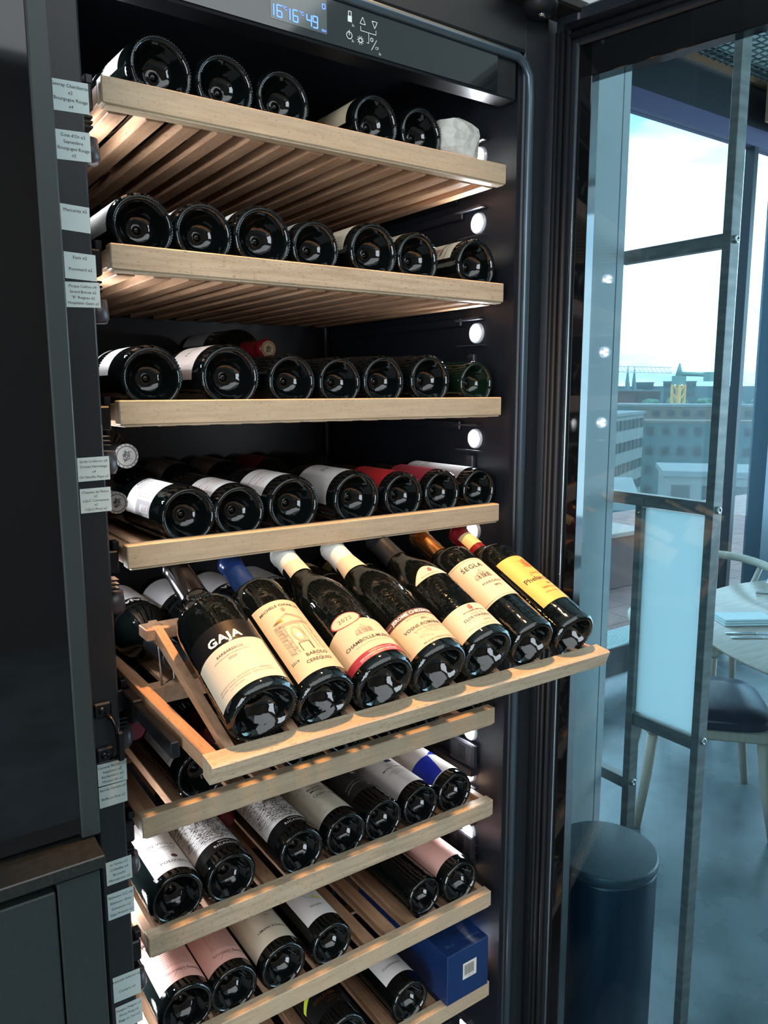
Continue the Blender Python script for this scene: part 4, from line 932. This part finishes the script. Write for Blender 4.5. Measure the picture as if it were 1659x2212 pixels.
oak = noise_mat('light_oak', (.42, .33, .25), (.52, .42, .33), (20, 20, 3), 3, .3, .7, .4, .05)
oakp = noise_mat('pale_oak', (.50, .46, .38), (.58, .53, .44), (8, 8, 8), 3, .3, .7, .35, .05)
def chair(name, label, loc, rz, seatm, group='wooden dining chairs by the window'):
    t = thing(name, label, 'chair', loc, group, rz)   # back toward -x, seat faces +x
    for sx, sy in ((-1, -1), (-1, 1), (1, -1), (1, 1)):
        q = MB(); q.tube([(sx * .235, sy * .225, 0), (sx * .205, sy * .195, .20), (sx * .185, sy * .18, .41)], [.014, .018, .021], oak, 14); q.build('leg', t)
    q = MB(); q.box((-.215, -.215, .365), (.215, .215, .410), oak, .008); q.build('seat_frame', t)
    q = MB(); n = 28; vs = []; fs = []
    def ring(s_, z):
        for k in range(n):
            a = 2 * PI * k / n; c, d_ = math.cos(a), math.sin(a); e = .45
            vs.append((math.copysign(abs(c) ** e, c) * .235 * s_, math.copysign(abs(d_) ** e, d_) * .235 * s_, z))
    for s_, z in ((.95, .410), (1., .418), (1., .442), (.96, .455), (.6, .462), (.02, .463)): ring(s_, z)
    for i in range(5):
        for k in range(n): fs.append((i * n + k, i * n + (k + 1) % n, (i + 1) * n + (k + 1) % n, (i + 1) * n + k))
    q.add(vs, fs, seatm, True); q.build('seat_cushion', t)
    pts = [(-.02 - .245 * math.cos(a), .265 * math.sin(a), .71 + .045 * math.cos(a)) for a in [R_(-95 + 190 * i / 18) for i in range(19)]]
    q = MB(); q.tube(pts, [.012] + [.021] * 17 + [.012], oakp, 14); q.build('back_rail', t)
    for sy in (-1, 1):
        q = MB(); q.tube([(-.18, sy * .18, .40), (-.16, sy * .235, .56), (-.10, sy * .255, .725)], [.017, .015, .013], oakp, 12); q.build('back_post', t)
    q = MB(); q.box((-.262, -.09, .52), (-.244, .09, .75), oak, .008); q.build('back_splat', t)
    return t
darkseat = mat('navy_leather', (.015, .020, .040), .28)
c1 = chair('dining_chair', 'pale wooden dining chair with navy cushion nearest the steel partition', (2.38, .76, FZ), R_(-48), darkseat)
c2 = chair('dining_chair', 'wooden dining chair on the far side of the table, back rail showing', (3.35, 1.25, FZ), R_(-115), darkseat)
t = thing('round_dining_table', 'round oak dining table laid with napkins and cutlery', 'table', (2.93, .12, FZ))
topm = noise_mat('table_oak', (.40, .34, .28), (.50, .43, .36), (3, 20, 3), 3, .3, .7, .22, .03)
q = MB(); q.lathe([(.0001, .722), (.83, .722), (.895, .738), (.90, .750), (.0001, .750)], topm, 96); q.build('tabletop', t)
q = MB(); q.lathe([(.0001, 0), (.30, 0), (.30, .012), (.05, .02), (.04, .72), (.0001, .72)], dark_m, 40); q.build('pedestal', t)
TZ = FZ + .75
def napkin(x, y, rz, lab):
    t = thing('folded_napkin', lab, 'napkin', (x, y, TZ), 'folded napkins on the table', rz); q = MB(); lin = mat('linen', (.62, .74, .76), .8)
    q.box((-.10, -.055, 0), (.10, .055, .009), lin, .004); q.box((-.098, -.052, .009), (.099, .053, .018), lin, .004); q.box((-.096, -.05, .018), (.097, .05, .026), lin, .004); q.build('linen', t)
napkin(2.49, .67, R_(-32), 'nearer folded pale napkin on the table edge'); napkin(3.2, .85, R_(-32), 'far folded pale napkin on the table')
silver = mat('cutlery_steel', (.6, .65, .66), .15, 1.)
def cutlery(kind, x, y, rz, lab):
    t = thing(kind, lab, kind.replace('_', ' '), (x, y, TZ), None, rz); q = MB()
    q.box((-.10, -.006, 0), (.015, .006, .006), silver, .002); q.build('handle', t); q = MB()
    if kind == 'table_knife': q.prism([(.013, -.005), (.10, -.007), (.118, .002), (.10, .008), (.013, .006)], 'z', .001, .003, silver); q.build('blade', t)
    else:
        q.prism([(.013, -.004), (.05, -.011), (.062, -.011), (.062, .011), (.05, .011), (.013, .004)], 'z', .001, .003, silver)
        for k in range(4): q.box((.060, -.011 + k * .0062, .001), (.105, -.0085 + k * .0062, .003), silver)
        q.build('tines', t)
cutlery('table_fork', 2.38, .57, R_(-35), 'fork lying beside the nearer napkin'); cutlery('table_knife', 2.35, .53, R_(-35), 'knife at the near edge of the table')
cutlery('table_knife', 3.0, .80, R_(-55), 'knife lying by the far napkin'); cutlery('table_fork', 3.06, .76, R_(-50), 'fork lying by the far napkin')
t = thing('floor_convector', 'black floor convector with slotted grille top under the window', 'radiator', (3.0, 1.745, FZ))
cv = mat('convector_black', (.012, .02, .028), .35); gr = mat('grille_metal', (.40, .52, .52), .3, .6)
q = MB(); q.box((-1.2, -.095, .12), (3.2, .095, .275), cv, .003); q.build('casing', t)
q = MB()
for k in range(14): q.box((-1.2, -.092 + .0138 * k, .275), (3.2, -.085 + .0138 * k, .286), gr)
q.build('grille', t)
for k in range(12):
    q = MB(); q.tube([(-1.1 + .35 * k, 0, 0), (-1.1 + .35 * k, 0, .12)], .016, gr, 10); q.build('foot', t)

# ------------------------------------------------------------------ outside
terr = noise_mat('terracotta_tiles', (.22, .125, .115), (.27, .16, .145), (1, 1, 1), 1.5, .3, .7, .7)
q = MB(); q.box((.5, 1.97, FZ - .3), (14, 6.0, FZ - .05), terr)
dk = mat('tile_joint', (.25, .14, .12), .8)
for k in range(44): q.box((.5 + .3 * k, 1.97, FZ - .05), (.508 + .3 * k, 6., FZ - .0485), dk)
for k in range(13): q.box((.5, 1.99 + .3 * k, FZ - .05), (14, 1.998 + .3 * k, FZ - .0482), dk)
struct('floor_terrace', q)
t = thing('terrace_planter', 'brick-red terrace planter box with pale top beyond the window', 'planter', (5.05, 3.55, FZ - .05))
rd = mat('planter_red', (.22, .11, .10), .7)
q = MB(); q.box((-.55, -.3, 0), (.25, .3, .46), rd, .01); q.build('box_body', t); q = MB(); q.box((-.6, -.35, .46), (.3, .35, .50), mat('planter_cap', (.40, .33, .30), .7), .005); q.build('top_slab', t); q = MB(); q.box((-.3, -.302, .08), (-.05, -.30, .38), mat('vent_dark', (.18, .12, .12), .7)); q.build('vent_grille', t)
def hz(v): return v
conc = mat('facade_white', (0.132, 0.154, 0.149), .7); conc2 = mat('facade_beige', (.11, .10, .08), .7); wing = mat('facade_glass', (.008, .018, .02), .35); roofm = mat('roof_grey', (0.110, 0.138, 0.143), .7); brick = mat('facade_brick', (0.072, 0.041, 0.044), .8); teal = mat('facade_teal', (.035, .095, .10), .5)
def facade(name, label, origin, ax, wd, dp, h, zb, m, rows, cols, roof=None, wfrac=.6, frame=True):
    """origin = near lower-left corner, ax = direction angle of the front"""
    t = thing(name, label, 'building', (origin[0], origin[1], zb), None, R_(ax))
    q = MB(); q.box((0, 0, 0), (wd, dp, h), m); q.build('walls', t)
    q = MB(); q.box((-.3, -.3, h), (wd + .3, dp + .3, h + .5), roof or roofm); q.build('roof', t)
    for r in range(rows):
        for c in range(cols):
            cw = wd / cols; rh = h / rows; q = MB(); q.box((c * cw + cw * (1 - wfrac) / 2, -.12, r * rh + rh * .35), (c * cw + cw * (1 + wfrac) / 2, -.02, r * rh + rh * .8), wing); q.build('window', t)
    return t
# white block left (about 60 m away), glass and beige court building in the middle, low roofs in front
GZ = -22
facade('office_block', 'white office block with rows of strip windows at left of the view', (78.4, 68.7, 0), 25.8, 46, 12, 18.1, GZ, conc, 5, 14, None, .7)
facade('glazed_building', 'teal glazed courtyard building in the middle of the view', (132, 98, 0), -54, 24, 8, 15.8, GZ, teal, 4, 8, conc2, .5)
facade('beige_building', 'beige building with flat roof terrace behind the glazed one', (139.5, 106, 0), -54, 30, 12, 18.8, GZ, conc2, 6, 10, roofm, .5)
facade('low_roof_house', 'small pale house with grey roof low in the view in front of the glazed building', (60.8, 42.0, 0), -50, 8, 8, 12.0, GZ + 2.5, conc, 3, 3)
facade('ribbed_roof_house', 'pale-roofed small house low at left just beyond the terrace', (17.6, 15.0, 0), -50, 1.7, 4.0, 3.6, -6.9, teal, 1, 3, roofm)
facade('brick_tenement', 'long red brick tenement on the skyline at left', (238, 208, 0), -28, 34, 12, 22, GZ, brick, 4, 12)
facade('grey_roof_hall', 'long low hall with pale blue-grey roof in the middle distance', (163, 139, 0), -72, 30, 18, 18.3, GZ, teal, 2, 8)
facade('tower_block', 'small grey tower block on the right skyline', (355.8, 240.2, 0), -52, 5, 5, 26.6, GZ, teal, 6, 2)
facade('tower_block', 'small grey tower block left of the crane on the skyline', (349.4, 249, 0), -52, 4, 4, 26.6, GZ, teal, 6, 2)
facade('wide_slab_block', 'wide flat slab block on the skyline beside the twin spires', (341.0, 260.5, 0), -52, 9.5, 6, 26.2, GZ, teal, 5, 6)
t = thing('twin_spired_church', 'distant church with two tall pointed spires on the skyline', 'church', (313.4, 246.8, GZ))
sp = mat('spire_green', (.10, .17, .18), .8)
q = MB(); q.box((-6, -5, 0), (10, 8, 23), sp); q.build('nave', t)
for dx in (-2.4, 2.6):
    q = MB(); q.box((dx - .8, -6, 0), (dx + .8, -4.4, 26), sp); q.lathe([(1.0, 26), (.65, 29), (.05, 34.5)], sp, 8, Matrix.Translation((dx, -5, 0))); q.build('spire', t)
t = thing('tower_crane', 'orange-masted tower crane with long pale jib over the city', 'crane', (197.4, 135.3, GZ)); oc = mat('crane_orange', (.62, .34, .10), .5); cg = mat('crane_green', (.10, .20, .18), .5); cp = mat('crane_pink', (.62, .48, .48), .6)
q = MB()
for sx in (-1.2, 1.2):
    for sy in (-1.2, 1.2): q.box((sx - .3, sy - .3, 0), (sx + .3, sy + .3, 24), oc)
for k in range(10):
    q.tube([(-1.2, -1.2, 2.4 * k), (1.2, -1.2, 2.4 * (k + 1))], .22, oc, 6); q.tube([(-1.2, 1.2, 2.4 * (k + 1)), (-1.2, -1.2, 2.4 * k)], .22, oc, 6)
q.build('mast', t)
q = MB(); q.box((-1.4, -1.4, 24), (1.4, 1.4, 26.4), cg); q.tube([(0, 0, 26.4), (0, 0, 30)], [1.1, .2], cg, 8); q.build('slewing_cab', t)
ux, uy = .62, -.785
q = MB()
for zz in (27.2, 28.8): q.tube([(-ux * 2, -uy * 2, zz), (-ux * 24, -uy * 24, zz + .8)], .13, cp, 6)
for k in range(18): q.tube([(-ux * (2 + 1.2 * k), -uy * (2 + 1.2 * k), 27.2 + .04 * k), (-ux * (3.2 + 1.2 * k), -uy * (3.2 + 1.2 * k), 28.8 + .04 * k)], .09, cp, 5)
q.build('jib', t)
q = MB(); q.tube([(0, 0, 27.0), (ux * 9, uy * 9, 26.6)], .6, cg, 6); q.box((ux * 8 - 1.2, uy * 8 - 1, 24.8), (ux * 8 + 1.2, uy * 8 + 1, 27.4), cg); q.build('counter_jib', t)
leaf = noise_mat('tree_leaf', (.03, .09, .07), (.07, .17, .11), (1, 1, 1), .6, .4, .6, .8)
rnd = random.Random(31); names = []
def tree(x, y, z, r, lab):
    t = thing('distant_tree', lab, 'tree', (x, y, GZ), 'trees among the distant roofs'); bm = bmesh.new(); bmesh.ops.create_icosphere(bm, subdivisions=3, radius=r)
    for v in bm.verts:
        n_ = mn.noise(v.co * (2.2 / r) + Vector((x, y, 0))); v.co *= 1 + .35 * n_; v.co.z *= .8
    bmesh.ops.translate(bm, verts=bm.verts, vec=(0, 0, z - GZ)); me = bpy.data.meshes.new('crown'); bm.to_mesh(me); bm.free(); me.materials.append(leaf); obj('crown', me, t)
    q = MB(); q.tube([(0, 0, 0), (0, 0, z - GZ)], r * .12, mat('trunk', (.08, .06, .05), .8), 8); q.build('trunk', t)
for k in range(10):
    x = 240 + k * 5.4; y = 176 - k * 7.4; tree(x, y, -4.6 + rnd.uniform(-.8, .8), rnd.uniform(3.4, 3.9), 'dark green tree crown among the distant roofs')
gm = noise_mat('city_ground', (.06, .09, .08), (.11, .12, .11), (1, 1, 1), .05, .4, .6, .9)
q = MB(); q.box((8, 8, GZ - 1), (2200, 2200, GZ), gm); struct('floor_city_ground', q)
q = MB()
vs = []; fs = []
for k in range(61):
    a = R_(5 + k * 1.4); h = -22 + 24 + 2.5 * mn.noise(Vector((k * .35, 0, 0))); r0, r1 = 900, 960
    vs += [(r0 * math.cos(a), r0 * math.sin(a), GZ), (r0 * math.cos(a), r0 * math.sin(a), h + 3), (r1 * math.cos(a), r1 * math.sin(a), GZ)]
for k in range(60): b0 = 3 * k; fs += [(b0, b0 + 1, b0 + 4, b0 + 3), (b0 + 1, b0 + 2, b0 + 5, b0 + 4)]
q.add(vs, fs, mat('far_hill', (.07, .13, .15), .9)); struct('wall_horizon_hills', q)
